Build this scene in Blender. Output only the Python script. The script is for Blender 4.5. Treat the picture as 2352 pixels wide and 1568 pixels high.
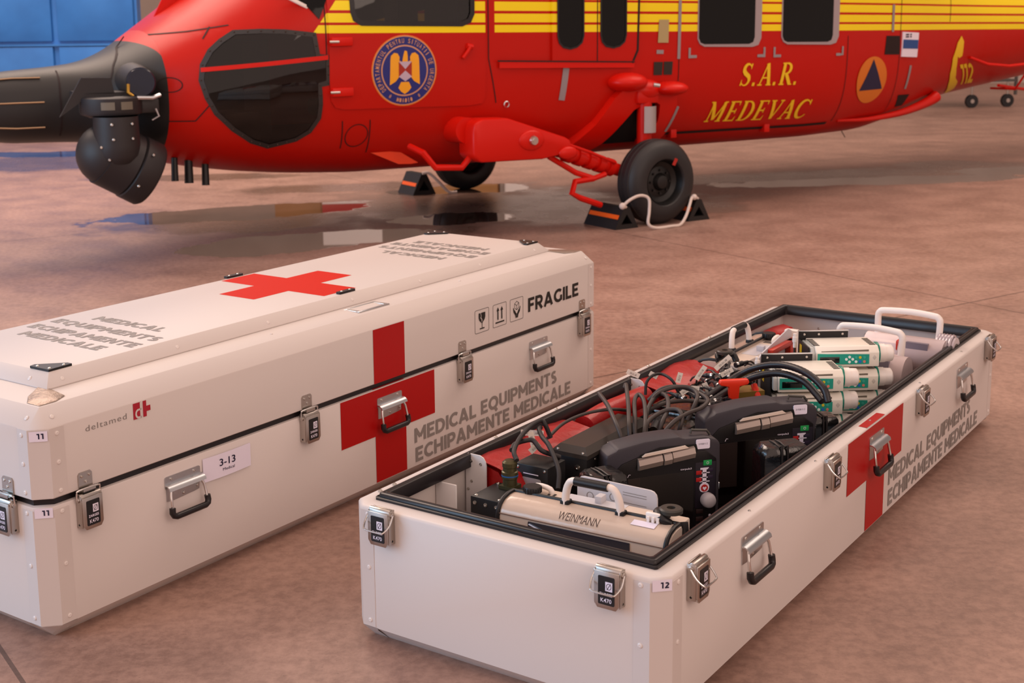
import bpy, bmesh, math, random
from mathutils import Vector, Matrix
PI = math.pi
for o in list(bpy.data.objects): bpy.data.objects.remove(o)
SC = bpy.context.scene
COL = SC.collection

# ------------------------------------------------------------------ camera
def col(h):
    h = h.lstrip('#'); r = []
    for i in (0, 2, 4):
        c = int(h[i:i+2], 16)/255
        r.append(c/12.92 if c <= .04045 else ((c+.055)/1.055)**2.4)
    return (*r, 1)
cam = bpy.data.cameras.new('camera'); CAM = bpy.data.objects.new('camera', cam); COL.objects.link(CAM)
PITCH, ROLL = .1776, -.0112
cp, sp, cr, sr = math.cos(PITCH), math.sin(PITCH), math.cos(ROLL), math.sin(ROLL)
R0 = Vector((1, 0, 0)); U0 = Vector((0, sp, cp)); F0 = Vector((0, cp, -sp))
RR = R0*cr+U0*sr; UU = -R0*sr+U0*cr
CAM.matrix_world = Matrix(((RR.x, UU.x, -F0.x, 0), (RR.y, UU.y, -F0.y, 0), (RR.z, UU.z, -F0.z, 1.6), (0, 0, 0, 1)))
cam.lens = 46.68; cam.sensor_width = 36
cam.shift_x = .0232; cam.shift_y = -.0848
cam.clip_start = .05; cam.clip_end = 200
cam.dof.use_dof = True; cam.dof.focus_distance = 3.75; cam.dof.aperture_fstop = 6.3
SC.camera = CAM

# ------------------------------------------------------------------ world, lights, exposure
SC.view_settings.view_transform = 'Standard'
SC.view_settings.look = 'None'
SC.view_settings.exposure = 0.0
SC.view_settings.gamma = 1.0
SC.view_settings.use_curve_mapping = False
W = bpy.data.worlds.new('hangar_ambient'); SC.world = W; W.use_nodes = True
wn = W.node_tree.nodes; wn['Background'].inputs[0].default_value = (1.0, .73, .63, 1)
# ambient shaped by hand: bright behind the camera, dim ahead to cut grazing reflections
_tc = wn.new('ShaderNodeTexCoord'); _sx = wn.new('ShaderNodeSeparateXYZ'); _mr = wn.new('ShaderNodeMapRange')
W.node_tree.links.new(_tc.outputs['Generated'], _sx.inputs[0]); W.node_tree.links.new(_sx.outputs[1], _mr.inputs[0])
_mr.inputs[1].default_value = -.6; _mr.inputs[2].default_value = .5; _mr.inputs[3].default_value = 1.08; _mr.inputs[4].default_value = .25
W.node_tree.links.new(_mr.outputs[0], wn['Background'].inputs[1])
def area(name, loc, target, sx, sy, power, c):
    l = bpy.data.lights.new(name, 'AREA'); l.shape = 'RECTANGLE'; l.size = sx; l.size_y = sy; l.energy = power; l.color = c
    o = bpy.data.objects.new(name, l); COL.objects.link(o); o.location = loc
    o.rotation_euler = (Vector(target)-Vector(loc)).to_track_quat('-Z', 'Y').to_euler(); return o
area('roof_or_fill_lamp', (-6, 13, 8.5), (-4.5, 11.5, 0), 9, 6, 1250, (1, .77, .64))
area('roof_or_fill_lamp', (1.5, 8.0, 9.5), (1.0, 8.5, 0), 12, 7, 290, (1, .76, .63))
area('roof_or_fill_lamp', (6.5, -2.5, 5.5), (0, 5, .3), 5, 4, 150, (1, .78, .66))  # added fill from the front right to brighten the cases' long sides
area('roof_or_fill_lamp', (6.5, 12.5, 9), (5, 12, 0), 8, 6, 420, (1, .77, .64))  # added overhead lamp to brighten the floor at far right
area('hangar_opening', (-9, 2.0, 3.0), (0, 5, .6), 7, 5, 560, (.40, .70, 1))

# ------------------------------------------------------------------ materials
MATS = {}
def mat(name, c='#ffffff', rough=.5, metal=0, spec=.5, coat=0, alpha=None, trans=0, emit=None, bump=None, ior=1.45, var=None):
    if name in MATS: return MATS[name]
    m = bpy.data.materials.new(name); m.use_nodes = True; MATS[name] = m
    nt = m.node_tree; b = nt.nodes['Principled BSDF']
    cc = col(c) if isinstance(c, str) else c
    b.inputs['Base Color'].default_value = cc
    b.inputs['Roughness'].default_value = rough; b.inputs['Metallic'].default_value = metal
    b.inputs['Specular IOR Level'].default_value = spec; b.inputs['Coat Weight'].default_value = coat
    b.inputs['IOR'].default_value = ior
    if coat: b.inputs['Coat Roughness'].default_value = .08
    if trans: b.inputs['Transmission Weight'].default_value = trans
    if alpha is not None: b.inputs['Alpha'].default_value = alpha
    if emit: b.inputs['Emission Color'].default_value = cc; b.inputs['Emission Strength'].default_value = emit
    if bump or var:
        tc = nt.nodes.new('ShaderNodeTexCoord'); n = nt.nodes.new('ShaderNodeTexNoise')
        nt.links.new(tc.outputs['Object'], n.inputs['Vector']); n.inputs['Detail'].default_value = 4
        if bump:
            n.inputs['Scale'].default_value = bump[0]
            bp = nt.nodes.new('ShaderNodeBump'); bp.inputs['Strength'].default_value = bump[1]; bp.inputs['Distance'].default_value = bump[2]
            nt.links.new(n.outputs['Fac'], bp.inputs['Height']); nt.links.new(bp.outputs['Normal'], b.inputs['Normal'])
        if var:
            n2 = nt.nodes.new('ShaderNodeTexNoise'); nt.links.new(tc.outputs['Object'], n2.inputs['Vector']); n2.inputs['Scale'].default_value = var[0]; n2.inputs['Detail'].default_value = 5
            r = nt.nodes.new('ShaderNodeValToRGB'); r.color_ramp.elements[0].color = cc; r.color_ramp.elements[1].color = col(var[1])
            r.color_ramp.elements[0].position = .35; r.color_ramp.elements[1].position = .7
            nt.links.new(n2.outputs['Fac'], r.inputs['Fac']); nt.links.new(r.outputs['Color'], b.inputs['Base Color'])
    return m
WHITE = mat('white_powder_coat', '#cec5c1', .46, spec=.3, coat=.0, bump=(900, .05, .0004))
WHITE_IN = mat('white_inner_panel', '#dcd8d8', .45)
RIVET = mat('rivet_white', '#dcd4d0', .3)
STEEL = mat('stainless_steel', '#b9b2ac', .28, 1, bump=(300, .1, .0006))
CHROME = mat('polished_steel', '#d8d6d4', .12, 1)
ALU = mat('brushed_aluminium', '#c9ccd0', .3, 1)
BLACKP = mat('black_plastic', '#141316', .42)
BLACKM = mat('black_anodised', '#1a191b', .45, spec=.4, bump=(500, .08, .0004))
RUBBER = mat('black_rubber', '#191518', .33)
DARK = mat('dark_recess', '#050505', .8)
SCREEN = mat('dark_screen', '#0a0606', .12)
REDV = mat('red_vinyl', (.40, .004, .004, 1), .35, spec=.25)
GREYT = mat('grey_lettering', '#86807c', .5)
BLACKT = mat('black_lettering', '#141310', .5)
NAVYT = mat('navy_lettering', '#1c1c3a', .5)
PAPER = mat('paper_label', '#e2dcec', .6)
TAPE = mat('silver_tape', '#9a8a80', .42, .8, bump=(60, .8, .004))
SCREW = mat('screw_head', '#c8c4be', .25, 1)
WHITEP = mat('white_plastic', '#ece4de', .35)

# ------------------------------------------------------------------ mesh builder
def axes(d):
    d = Vector(d).normalized()
    a = Vector((0, 0, 1)) if abs(d.z) < .9 else Vector((1, 0, 0))
    x = d.cross(a).normalized(); return x, d.cross(x).normalized()
class MB:
    def __init__(s): s.v = []; s.f = []; s.m = []; s.sm = []
    def add(s, vs, fs, mi=0, M=None, smooth=False):
        n = len(s.v)
        for p in vs:
            p = Vector(p); s.v.append(M @ p if M else p)
        for f in fs: s.f.append([i+n for i in f]); s.m.append(mi); s.sm.append(smooth)
        return s
    def box(s, x0, x1, y0, y1, z0, z1, mi=0, M=None, b=0):
        if b > 0:
            bm = bmesh.new(); vs = [bm.verts.new((x, y, z)) for x in (x0, x1) for y in (y0, y1) for z in (z0, z1)]
            for f in ((0, 1, 3, 2), (4, 6, 7, 5), (0, 4, 5, 1), (2, 3, 7, 6), (0, 2, 6, 4), (1, 5, 7, 3)): bm.faces.new([vs[i] for i in f])
            bmesh.ops.bevel(bm, geom=bm.edges[:]+bm.verts[:], offset=b, segments=2, affect='EDGES', profile=.5)
            bm.verts.index_update()
            s.add([v.co.copy() for v in bm.verts], [[v.index for v in f.verts] for f in bm.faces], mi, M, True); bm.free(); return s
        vs = [(x, y, z) for x in (x0, x1) for y in (y0, y1) for z in (z0, z1)]
        return s.add(vs, ((0, 1, 3, 2), (4, 6, 7, 5), (0, 4, 5, 1), (2, 3, 7, 6), (0, 2, 6, 4), (1, 5, 7, 3)), mi, M)
    def cyl(s, a, b, r, r2=None, seg=16, mi=0, M=None, cap=True):
        a, b = Vector(a), Vector(b); r2 = r if r2 is None else r2; x, y = axes(b-a)
        vs = []
        for p, q in ((a, r), (b, r2)):
            for i in range(seg):
                t = 2*PI*i/seg; vs.append(p+x*math.cos(t)*q+y*math.sin(t)*q)
        fs = [(i, (i+1) % seg, seg+(i+1) % seg, seg+i) for i in range(seg)]
        s.add(vs, fs, mi, M, True)
        if cap: s.add(vs, [list(range(seg))[::-1], list(range(seg, 2*seg))], mi, M)
        return s
    def tube(s, pts, r, seg=10, mi=0, M=None, closed=False, res=0, ribs=None):
        P = [Vector(p) for p in pts]
        if res: P = spline(P, res, closed)
        n = len(P); vs = []; fs = []; x = None; L = 0
        for i in range(n):
            if closed: d = P[(i+1) % n]-P[i-1]
            else: d = P[min(i+1, n-1)]-P[max(i-1, 0)]
            if d.length < 1e-9: d = Vector((0, 0, 1))
            d.normalize()
            if x is None: x = axes(d)[0]
            else:
                x = x-d*x.dot(d)
                x = x.normalized() if x.length > 1e-6 else axes(d)[0]
            y = d.cross(x); rr = r(i/(max(n-1, 1))) if callable(r) else r
            if ribs: rr *= 1+ribs*(1 if i % 2 else -1)
            for k in range(seg):
                t = 2*PI*k/seg; vs.append(P[i]+x*math.cos(t)*rr+y*math.sin(t)*rr)
        for i in range(n if closed else n-1):
            j = (i+1) % n
            for k in range(seg):
                fs.append((i*seg+k, i*seg+(k+1) % seg, j*seg+(k+1) % seg, j*seg+k))
        s.add(vs, fs, mi, M, True)
        if not closed: s.add(vs, [list(range(seg))[::-1], list(range((n-1)*seg, n*seg))], mi, M)
        return s
    def lathe(s, prof, c=(0, 0, 0), d=(0, 0, 1), seg=32, mi=0, M=None, smooth=True):
        c = Vector(c); d = Vector(d).normalized(); x, y = axes(d); vs = []; n = len(prof)
        for r, h in prof:
            for k in range(seg):
                t = 2*PI*k/seg; vs.append(c+d*h+x*math.cos(t)*r+y*math.sin(t)*r)
        fs = [(i*seg+k, i*seg+(k+1) % seg, (i+1)*seg+(k+1) % seg, (i+1)*seg+k) for i in range(n-1) for k in range(seg)]
        return s.add(vs, fs, mi, M, smooth)
    def prism(s, poly, h0, h1, ax='z', mi=0, M=None):
        # poly of (a,b); ax = extrusion axis
        def P(a, b, h): return {'z': (a, b, h), 'y': (a, h, b), 'x': (h, a, b)}[ax]
        n = len(poly); vs = [P(a, b, h0) for a, b in poly]+[P(a, b, h1) for a, b in poly]
        fs = [list(range(n)), list(range(n, 2*n))[::-1]]+[(i, i+n, (i+1) % n+n, (i+1) % n) for i in range(n)]
        return s.add(vs, fs, mi, M)
    def rings(s, rs, mi=0, M=None, cap=(True, True), smooth=False):
        n = len(rs[0]); vs = [p for r in rs for p in r]; fs = []
        for i in range(len(rs)-1):
            for k in range(n): fs.append((i*n+k, i*n+(k+1) % n, (i+1)*n+(k+1) % n, (i+1)*n+k))
        s.add(vs, fs, mi, M, smooth)
        s.add(vs, ([list(range(n))[::-1]] if cap[0] else [])+([list(range((len(rs)-1)*n, len(rs)*n))] if cap[1] else []), mi, M)
        return s
    def sph(s, c, r, seg=16, mi=0, sc=(1, 1, 1), M=None):
        n = seg//2; vs = []; fs = []
        for i in range(n+1):
            p = PI*i/n
            for k in range(seg):
                t = 2*PI*k/seg; vs.append((c[0]+r*sc[0]*math.sin(p)*math.cos(t), c[1]+r*sc[1]*math.sin(p)*math.sin(t), c[2]+r*sc[2]*math.cos(p)))
        for i in range(n):
            for k in range(seg): fs.append((i*seg+k, i*seg+(k+1) % seg, (i+1)*seg+(k+1) % seg, (i+1)*seg+k))
        return s.add(vs, fs, mi, M, True)
    def build(s, name, mats, parent=None, loc=None, bevel=0, fix=True, label=None):
        me = bpy.data.meshes.new(name); me.from_pydata([tuple(v) for v in s.v], [], s.f)
        if not isinstance(mats, (list, tuple)): mats = [mats]
        for m in mats: me.materials.append(m)
        for p, mi, sm in zip(me.polygons, s.m, s.sm): p.material_index = mi; p.use_smooth = sm
        bm = bmesh.new(); bm.from_mesh(me)
        bmesh.ops.remove_doubles(bm, verts=bm.verts, dist=1e-6)
        if fix: bmesh.ops.recalc_face_normals(bm, faces=bm.faces)
        if bevel:
            es = [e for e in bm.edges if len(e.link_faces) == 2 and e.calc_face_angle(0) > .4]
            bmesh.ops.bevel(bm, geom=es, offset=bevel, segments=2, affect='EDGES', profile=.5, clamp_overlap=True)
        bm.to_mesh(me); bm.free()
        try: me.set_sharp_from_angle(angle=math.radians(40))
        except Exception: pass
        o = bpy.data.objects.new(name, me); COL.objects.link(o)
        if parent: o.parent = parent
        if loc: o.location = loc
        if label: o['label'] = label
        return o
def spline(P, res, closed=False):
    out = []; n = len(P)
    for i in range(n if closed else n-1):
        p0 = P[(i-1) % n] if (closed or i > 0) else P[0]*2-P[1]
        p1, p2 = P[i], P[(i+1) % n]
        p3 = P[(i+2) % n] if (closed or i+2 < n) else P[-1]*2-P[-2]
        for k in range(res):
            t = k/res; out.append(.5*((2*p1)+(p2-p0)*t+(2*p0-5*p1+4*p2-p3)*t*t+(3*p1-p0-3*p2+p3)*t**3))
    if not closed: out.append(P[-1])
    return out
def thing(name, label, cat, loc=(0, 0, 0), rz=0, group=None, rot=None):
    o = bpy.data.objects.new(name, None); COL.objects.link(o); o.location = loc
    o.rotation_euler = rot if rot else (0, 0, rz); o.empty_display_size = .05
    o['label'] = label; o['category'] = cat
    if group: o['group'] = group
    return o
def tag(o, label, cat, group=None):
    o['label'] = label; o['category'] = cat
    if group: o['group'] = group
    return o
def copy_tree(o, parent=None):
    c = o.copy(); COL.objects.link(c); c.parent = parent
    for ch in [x for x in bpy.data.objects if x.parent == o]: copy_tree(ch, c)
    return c
# ---- lettering: strings become thin meshes fitted to a rectangle
TX = {}
def glyphs(s, bold=0, space=1.0):
    k = (s, bold, space)
    if k in TX: return TX[k]
    cu = bpy.data.curves.new('t', 'FONT'); cu.body = s; cu.offset = bold; cu.space_character = space; cu.resolution_u = 3
    o = bpy.data.objects.new('t', cu); COL.objects.link(o); bpy.context.view_layer.update()
    me = bpy.data.meshes.new_from_object(o.evaluated_get(bpy.context.evaluated_depsgraph_get()))
    bpy.data.objects.remove(o); bpy.data.curves.remove(cu)
    vs = [v.co.copy() for v in me.vertices]; fs = [list(p.vertices) for p in me.polygons]; bpy.data.meshes.remove(me)
    x0 = min(v.x for v in vs); x1 = max(v.x for v in vs); y0 = min(v.y for v in vs); y1 = max(v.y for v in vs)
    vs = [((v.x-x0)/(x1-x0), (v.y-y0)/(y1-y0)) for v in vs]
    TX[k] = (vs, fs, (x1-x0)/(y1-y0)); return TX[k]
def write(mb, s, o, x, y, w, h, bold=.0, mi=0, space=1.0, shear=0):
    """o = lower-left corner, x / y = unit directions; w None keeps the natural width"""
    vs, fs, asp = glyphs(s, bold, space); o, x, y = Vector(o), Vector(x), Vector(y)
    if w is None: w = asp*h
    mb.add([o+x*(a*w+shear*b*h)+y*(b*h) for a, b in vs], fs, mi); return w
# ------------------------------------------------------------------ floor and hangar
def floor_material():
    m = bpy.data.materials.new('polished_concrete'); m.use_nodes = True; nt = m.node_tree; N = nt.nodes; L = nt.links
    b = N['Principled BSDF']; tc = N.new('ShaderNodeTexCoord')
    def math_(op, a, c=None, d=None, clamp=False):
        n = N.new('ShaderNodeMath'); n.operation = op; n.use_clamp = clamp
        for i, q in enumerate((a, c, d)):
            if q is None: continue
            if isinstance(q, (int, float)): n.inputs[i].default_value = q
            else: L.new(q, n.inputs[i])
        return n.outputs[0]
    def noise(sc, det=4, vec=None, rough=.55):
        n = N.new('ShaderNodeTexNoise'); n.inputs['Scale'].default_value = sc; n.inputs['Detail'].default_value = det; n.inputs['Roughness'].default_value = rough
        L.new(vec or tc.outputs['Object'], n.inputs['Vector']); return n.outputs['Fac']
    def ramp(f, els):
        r = N.new('ShaderNodeValToRGB'); L.new(f, r.inputs['Fac'])
        for i, (p, c) in enumerate(els):
            e = r.color_ramp.elements[i] if i < 2 else r.color_ramp.elements.new(p)
            e.position = p; e.color = col(c) if isinstance(c, str) else (c, c, c, 1)
        return r.outputs['Color']
    def mix(f, a, c, t='MIX'):
        n = N.new('ShaderNodeMix'); n.data_type = 'RGBA'; n.blend_type = t
        if isinstance(f, (int, float)): n.inputs[0].default_value = f
        else: L.new(f, n.inputs[0])
        for s, q in ((n.inputs[6], a), (n.inputs[7], c)):
            if isinstance(q, str): s.default_value = col(q)
            else: L.new(q, s)
        return n.outputs[2]
    big = noise(.55, 5); mid = noise(2.6, 6); fine = noise(28, 6, rough=.7)
    c = ramp(big, [(.36, '#9a7e70'), (.62, '#c2a494')])
    c = mix(.5, c, ramp(mid, [(.36, '#866b60'), (.64, '#c8aa9a')]))
    c = mix(.35, c, ramp(fine, [(.38, '#7c6256'), (.60, '#caac9a')]))
    spk = noise(90, 3); c = mix(math_('MULTIPLY', math_('GREATER_THAN', spk, .68), .35), c, '#6a5347')
    st = ramp(noise(.9, 6, rough=.65), [(.52, 0.), (.72, 1.)]); c = mix(math_('MULTIPLY', st, .35), c, '#6e5a4e')
    # slab joints
    mp = N.new('ShaderNodeMapping'); mp.vector_type = 'POINT'; L.new(tc.outputs['Object'], mp.inputs['Vector'])
    mp.inputs['Rotation'].default_value[2] = -math.atan2(.5548, .832)
    sx = N.new('ShaderNodeSeparateXYZ'); L.new(mp.outputs[0], sx.inputs[0])
    def joint(v, off, per):
        a = math_('ABSOLUTE', math_('SUBTRACT', math_('MODULO', math_('ADD', v, 100*per-off+per/2), per), per/2))
        return math_('LESS_THAN', a, .006)
    j = math_('MAXIMUM', joint(sx.outputs[0], 6.24, 5.52), joint(sx.outputs[1], 4.53, 5.52))
    c = mix(math_('MULTIPLY', j, .75), c, '#4a382f')
    # standing water and damp patches: irregular pools with centres, sizes and turns of their own
    wob = noise(1.3, 5, rough=.6)
    def pools(lst):
        cur = None
        for (x, y, rx, ry, a) in lst:
            q = N.new('ShaderNodeMapping'); q.vector_type = 'TEXTURE'; L.new(tc.outputs['Object'], q.inputs['Vector'])
            q.inputs['Location'].default_value = (x, y, 0); q.inputs['Rotation'].default_value = (0, 0, math.radians(a)); q.inputs['Scale'].default_value = (rx, ry, 1)
            ln = N.new('ShaderNodeVectorMath'); ln.operation = 'LENGTH'; L.new(q.outputs[0], ln.inputs[0])
            cur = ln.outputs['Value'] if cur is None else math_('MINIMUM', cur, ln.outputs['Value'])
        return cur
    water = pools([(-2.1, 11.0, 1.25, .42, 25), (-1.25, 9.55, 1.0, .42, 28), (-.3, 10.55, .62, .3, 20), (3.7, 12.7, 1.7, .30, 8), (5.7, 13.4, 1.1, .35, 5), (-5.4, 16.2, 1.1, .35, 0), (-.2, 12.4, .7, .35, 15)])
    damp = pools([(-1.9, 10.6, 1.4, .7, 25), (-.2, 11.3, 1.6, 1.5, 20), (.9, 10.9, 1.5, .8, 25), (-1.6, 12.6, 1.2, .35, 10), (3.3, 13.1, 2.3, .6, 8), (5.2, 13.8, 1.6, .6, 5), (-5.2, 15.2, 1.5, .9, 0), (-2.9, 13.6, 1.2, .3, 5)])
    wm = math_('SUBTRACT', 1.0, math_('ADD', water, math_('MULTIPLY', math_('SUBTRACT', wob, .5), 1.6)))
    wmask = math_('MULTIPLY', wm, 14, clamp=True)
    dm = math_('SUBTRACT', 1.0, math_('ADD', damp, math_('MULTIPLY', math_('SUBTRACT', noise(.9, 6, rough=.65), .5), 2.4)))
    dmask = math_('MULTIPLY', dm, 3.0, clamp=True)
    c = mix(math_('MULTIPLY', dmask, .62), c, '#4e3f36')
    c = mix(math_('MULTIPLY', wmask, .72), c, '#2c241f')
    fm = N.new('ShaderNodeMix'); fm.data_type = 'RGBA'; fm.blend_type = 'MULTIPLY'; fm.inputs[0].default_value = 1; L.new(c, fm.inputs[6]); fm.inputs[7].default_value = (.72, .64, .63, 1)
    L.new(fm.outputs[2], b.inputs['Base Color'])
    r = math_('ADD', .34, math_('MULTIPLY', mid, .3))
    r = math_('MULTIPLY', r, math_('SUBTRACT', 1.0, math_('MULTIPLY', dmask, .45)))
    r = math_('MULTIPLY', r, math_('SUBTRACT', 1.0, math_('MULTIPLY', wmask, .97)))
    L.new(r, b.inputs['Roughness']); b.inputs['Specular IOR Level'].default_value = .5
    bp = N.new('ShaderNodeBump'); bp.inputs['Strength'].default_value = .25; bp.inputs['Distance'].default_value = .003
    L.new(math_('MULTIPLY', fine, math_('SUBTRACT', 1.0, wmask)), bp.inputs['Height']); L.new(bp.outputs['Normal'], b.inputs['Normal'])
    return m
FL = MB().box(-30, 35, -6, 42, -.2, 0).build('floor', floor_material()); FL['kind'] = 'structure'
BLUE = mat('blue_door_paint', '#2e74c0', .38, var=(1.5, '#2462a8'), bump=(6, .3, .01))
WALLM = mat('pale_wall', '#a99c92', .7, var=(.8, '#b8aca2'))
wb = MB().box(-30, 35, 30, 30.3, 0, 9).build('wall_back', WALLM); wb['kind'] = 'structure'
dr = MB()
dr.box(-14, -4.66, 18.05, 18.25, .06, 7)
# door leaves: raised sheets split by dark seams
for x0, x1 in ((-14, -11.1), (-11.08, -8.6), (-8.58, -5.78), (-5.74, -4.68)):
    for z0, z1 in ((.14, 1.26), (1.33, 2.45), (2.5, 3.7), (3.75, 5.0), (5.05, 6.9)):
        dr.box(x0+.02, x1-.02, 18.0, 18.06, z0, z1, b=.012)
dr.box(-14, -4.66, 17.99, 18.05, 1.27, 1.295); dr.box(-14, -4.66, 17.98, 18.2, 0, .07, 1)
d1 = dr.build('door_1', [BLUE, DARK]); d1['kind'] = 'structure'
# ------------------------------------------------------------------ the two flight cases
CL, CW, CC = 2.8025, .9104, .0364
ZB, ZS, ZG, ZT = .0405, .3687, .3869, .5771
def octa(i, z, c):
    L_, W_ = CL-i, CW-i
    return [(i+c, i, z), (L_-c, i, z), (L_, i+c, z), (L_, W_-c, z), (L_-c, W_, z), (i+c, W_, z), (i, W_-c, z), (i, i+c, z)]
def mapper(o, x, y):
    o, x, y = Vector(o), Vector(x), Vector(y)
    return lambda a, b: o+x*a+y*b
def poly(mb, f, pts, mi=0): mb.add([f(*p) for p in pts], [list(range(len(pts)))], mi)
def stroke(mb, f, pts, w, mi=0, closed=False):
    """flat pen stroke; w = number or list of widths"""
    n = len(pts); ws = w if isinstance(w, (list, tuple)) else [w]*n; A = []; B = []
    for i in range(n):
        if closed: p, q = pts[i-1], pts[(i+1) % n]
        else: p, q = pts[max(i-1, 0)], pts[min(i+1, n-1)]
        dx, dy = q[0]-p[0], q[1]-p[1]; l = math.hypot(dx, dy) or 1; k = 1.0
        if (closed or 0 < i < n-1):
            ax, ay = pts[i][0]-p[0], pts[i][1]-p[1]; la = math.hypot(ax, ay) or 1
            cs = abs((-dy*-ay+dx*ax)/(l*la)); k = min(1/max(cs, .4), 1.6)
        nx, ny = -dy/l*ws[i]/2*k, dx/l*ws[i]/2*k
        A.append((pts[i][0]+nx, pts[i][1]+ny)); B.append((pts[i][0]-nx, pts[i][1]-ny))
    vs = [f(*p) for p in A+B]
    fs = [(i, (i+1) % n, n+(i+1) % n, n+i) for i in range(n if closed else n-1)]
    mb.add(vs, fs, mi)
# ---- a heavy geometric pen alphabet and a slanted serif one, drawn as flat strokes
def arc(cx, cy, rx, ry, a0, a1, n=10):
    return [(cx+rx*math.cos(math.radians(a0+(a1-a0)*i/n)), cy+ry*math.sin(math.radians(a0+(a1-a0)*i/n))) for i in range(n+1)]
def pen_font(s):
    h = s/2; q = 1-h
    return {
     'M': (1.02, [[(h, 0), (h, 1)], [(1.02-h, 0), (1.02-h, 1)], [(h*.9, 1-h*.4), (.51, .32)], [(1.02-h*.9, 1-h*.4), (.51, .32)]]),
     'E': (.66, [[(h, 0), (h, 1)], [(0, h), (.66, h)], [(0, q), (.65, q)], [(0, .51), (.58, .51)]]),
     'D': (.86, [[(h, 0), (h, 1)], [(0, q), (.36, q)]+arc(.36, .5, .5-h, .5-h, 90, -90, 12)[1:-1]+[(.36, h), (0, h)]]),
     'I': (.19, [[(h, 0), (h, 1)]]),
     'C': (.80, [arc(.50, .5, .5-h, .5-h, 48, 312, 14)]),
     'G': (.86, [arc(.50, .5, .5-h, .5-h, 48, 315, 14)+[(.77, .2)], [(.77, .1), (.77, .50)]]),
     'A': (.94, [[(h*.9, 0), (.47, 1)], [(.94-h*.9, 0), (.47, 1)], [(.2, .27), (.74, .27)]]),
     'L': (.62, [[(h, 0), (h, 1)], [(0, h), (.62, h)]]),
     'Q': (1.0, [arc(.5, .5, .5-h, .5-h, 0, 360, 20), [(.55, .22), (.85, -.16)]]),
     'U': (.80, [[(h, 1), (h, .36)]+arc(.40, .36, .40-h, .36-h, 180, 360, 10)[1:]+[(.80-h, 1)]]),
     'P': (.74, [[(h, 0), (h, 1)], [(0, q), (.42, q)]+arc(.42, .66, .34-h, .34-h, 90, -90, 8)[1:-1]+[(.42, .32+h), (0, .32+h)]]),
     'R': (.76, [[(h, 0), (h, 1)], [(0, q), (.42, q)]+arc(.42, .66, .34-h, .34-h, 90, -90, 8)[1:-1]+[(.42, .32+h), (0, .32+h)], [(.38, .40), (.67, 0)]]),
     'N': (.84, [[(h, 0), (h, 1)], [(.84-h, 0), (.84-h, 1)], [(h, .95), (.84-h, .05)]]),
     'T': (.72, [[(.36, 0), (.36, 1)], [(0, q), (.72, q)]]),
     'S': (.66, [arc(.34, .735, .265-h*.55, .265-h, 40, 200, 8)+[(.2, .56), (.45, .46)]+arc(.32, .27, .32-h, .27-h, 50, -145, 9)]),
     'H': (.82, [[(h, 0), (h, 1)], [(.82-h, 0), (.82-h, 1)], [(h, .5), (.82-h, .5)]]),
     'F': (.62, [[(h, 0), (h, 1)], [(0, q), (.62, q)], [(0, .48), (.56, .48)]]),
     '1': (.42, [[(.42-h, 0), (.42-h, 1)], [(0, q), (.42-h, q)]]),
     '2': (.62, [arc(.30, .70, .30-h*.6, .30-h, 150, -25, 8)+[(.12, h*1.3)], [(0, h), (.62, h)]]),
     ' ': (.30, [])}
def pen_write(mb, s, o, x, y, w, h, wt=.2, mi=0, gap=.11, surf=None, shear=0):
    F = pen_font(wt); tot = sum(F[c][0] for c in s)+gap*(len(s)-1); k = w/tot; o, x, y = Vector(o), Vector(x), Vector(y); cx = 0; nrm = x.cross(y).normalized(); lift = 0
    for c in s:
        cw, st = F[c]
        for t in st:
            lift = (lift+1) % 4
            f = (lambda a, b, cx=cx: surf((cx+a)*k+shear*b*h, b*h)) if surf else (lambda a, b, cx=cx: o+nrm*(lift*.00008)+x*((cx+a)*k+shear*b*h)+y*(b*h))
            stroke(mb, f, line_pts(t, .12) if surf else t, wt*(.93 if k < h else 1), mi)
        cx += cw+gap
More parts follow.
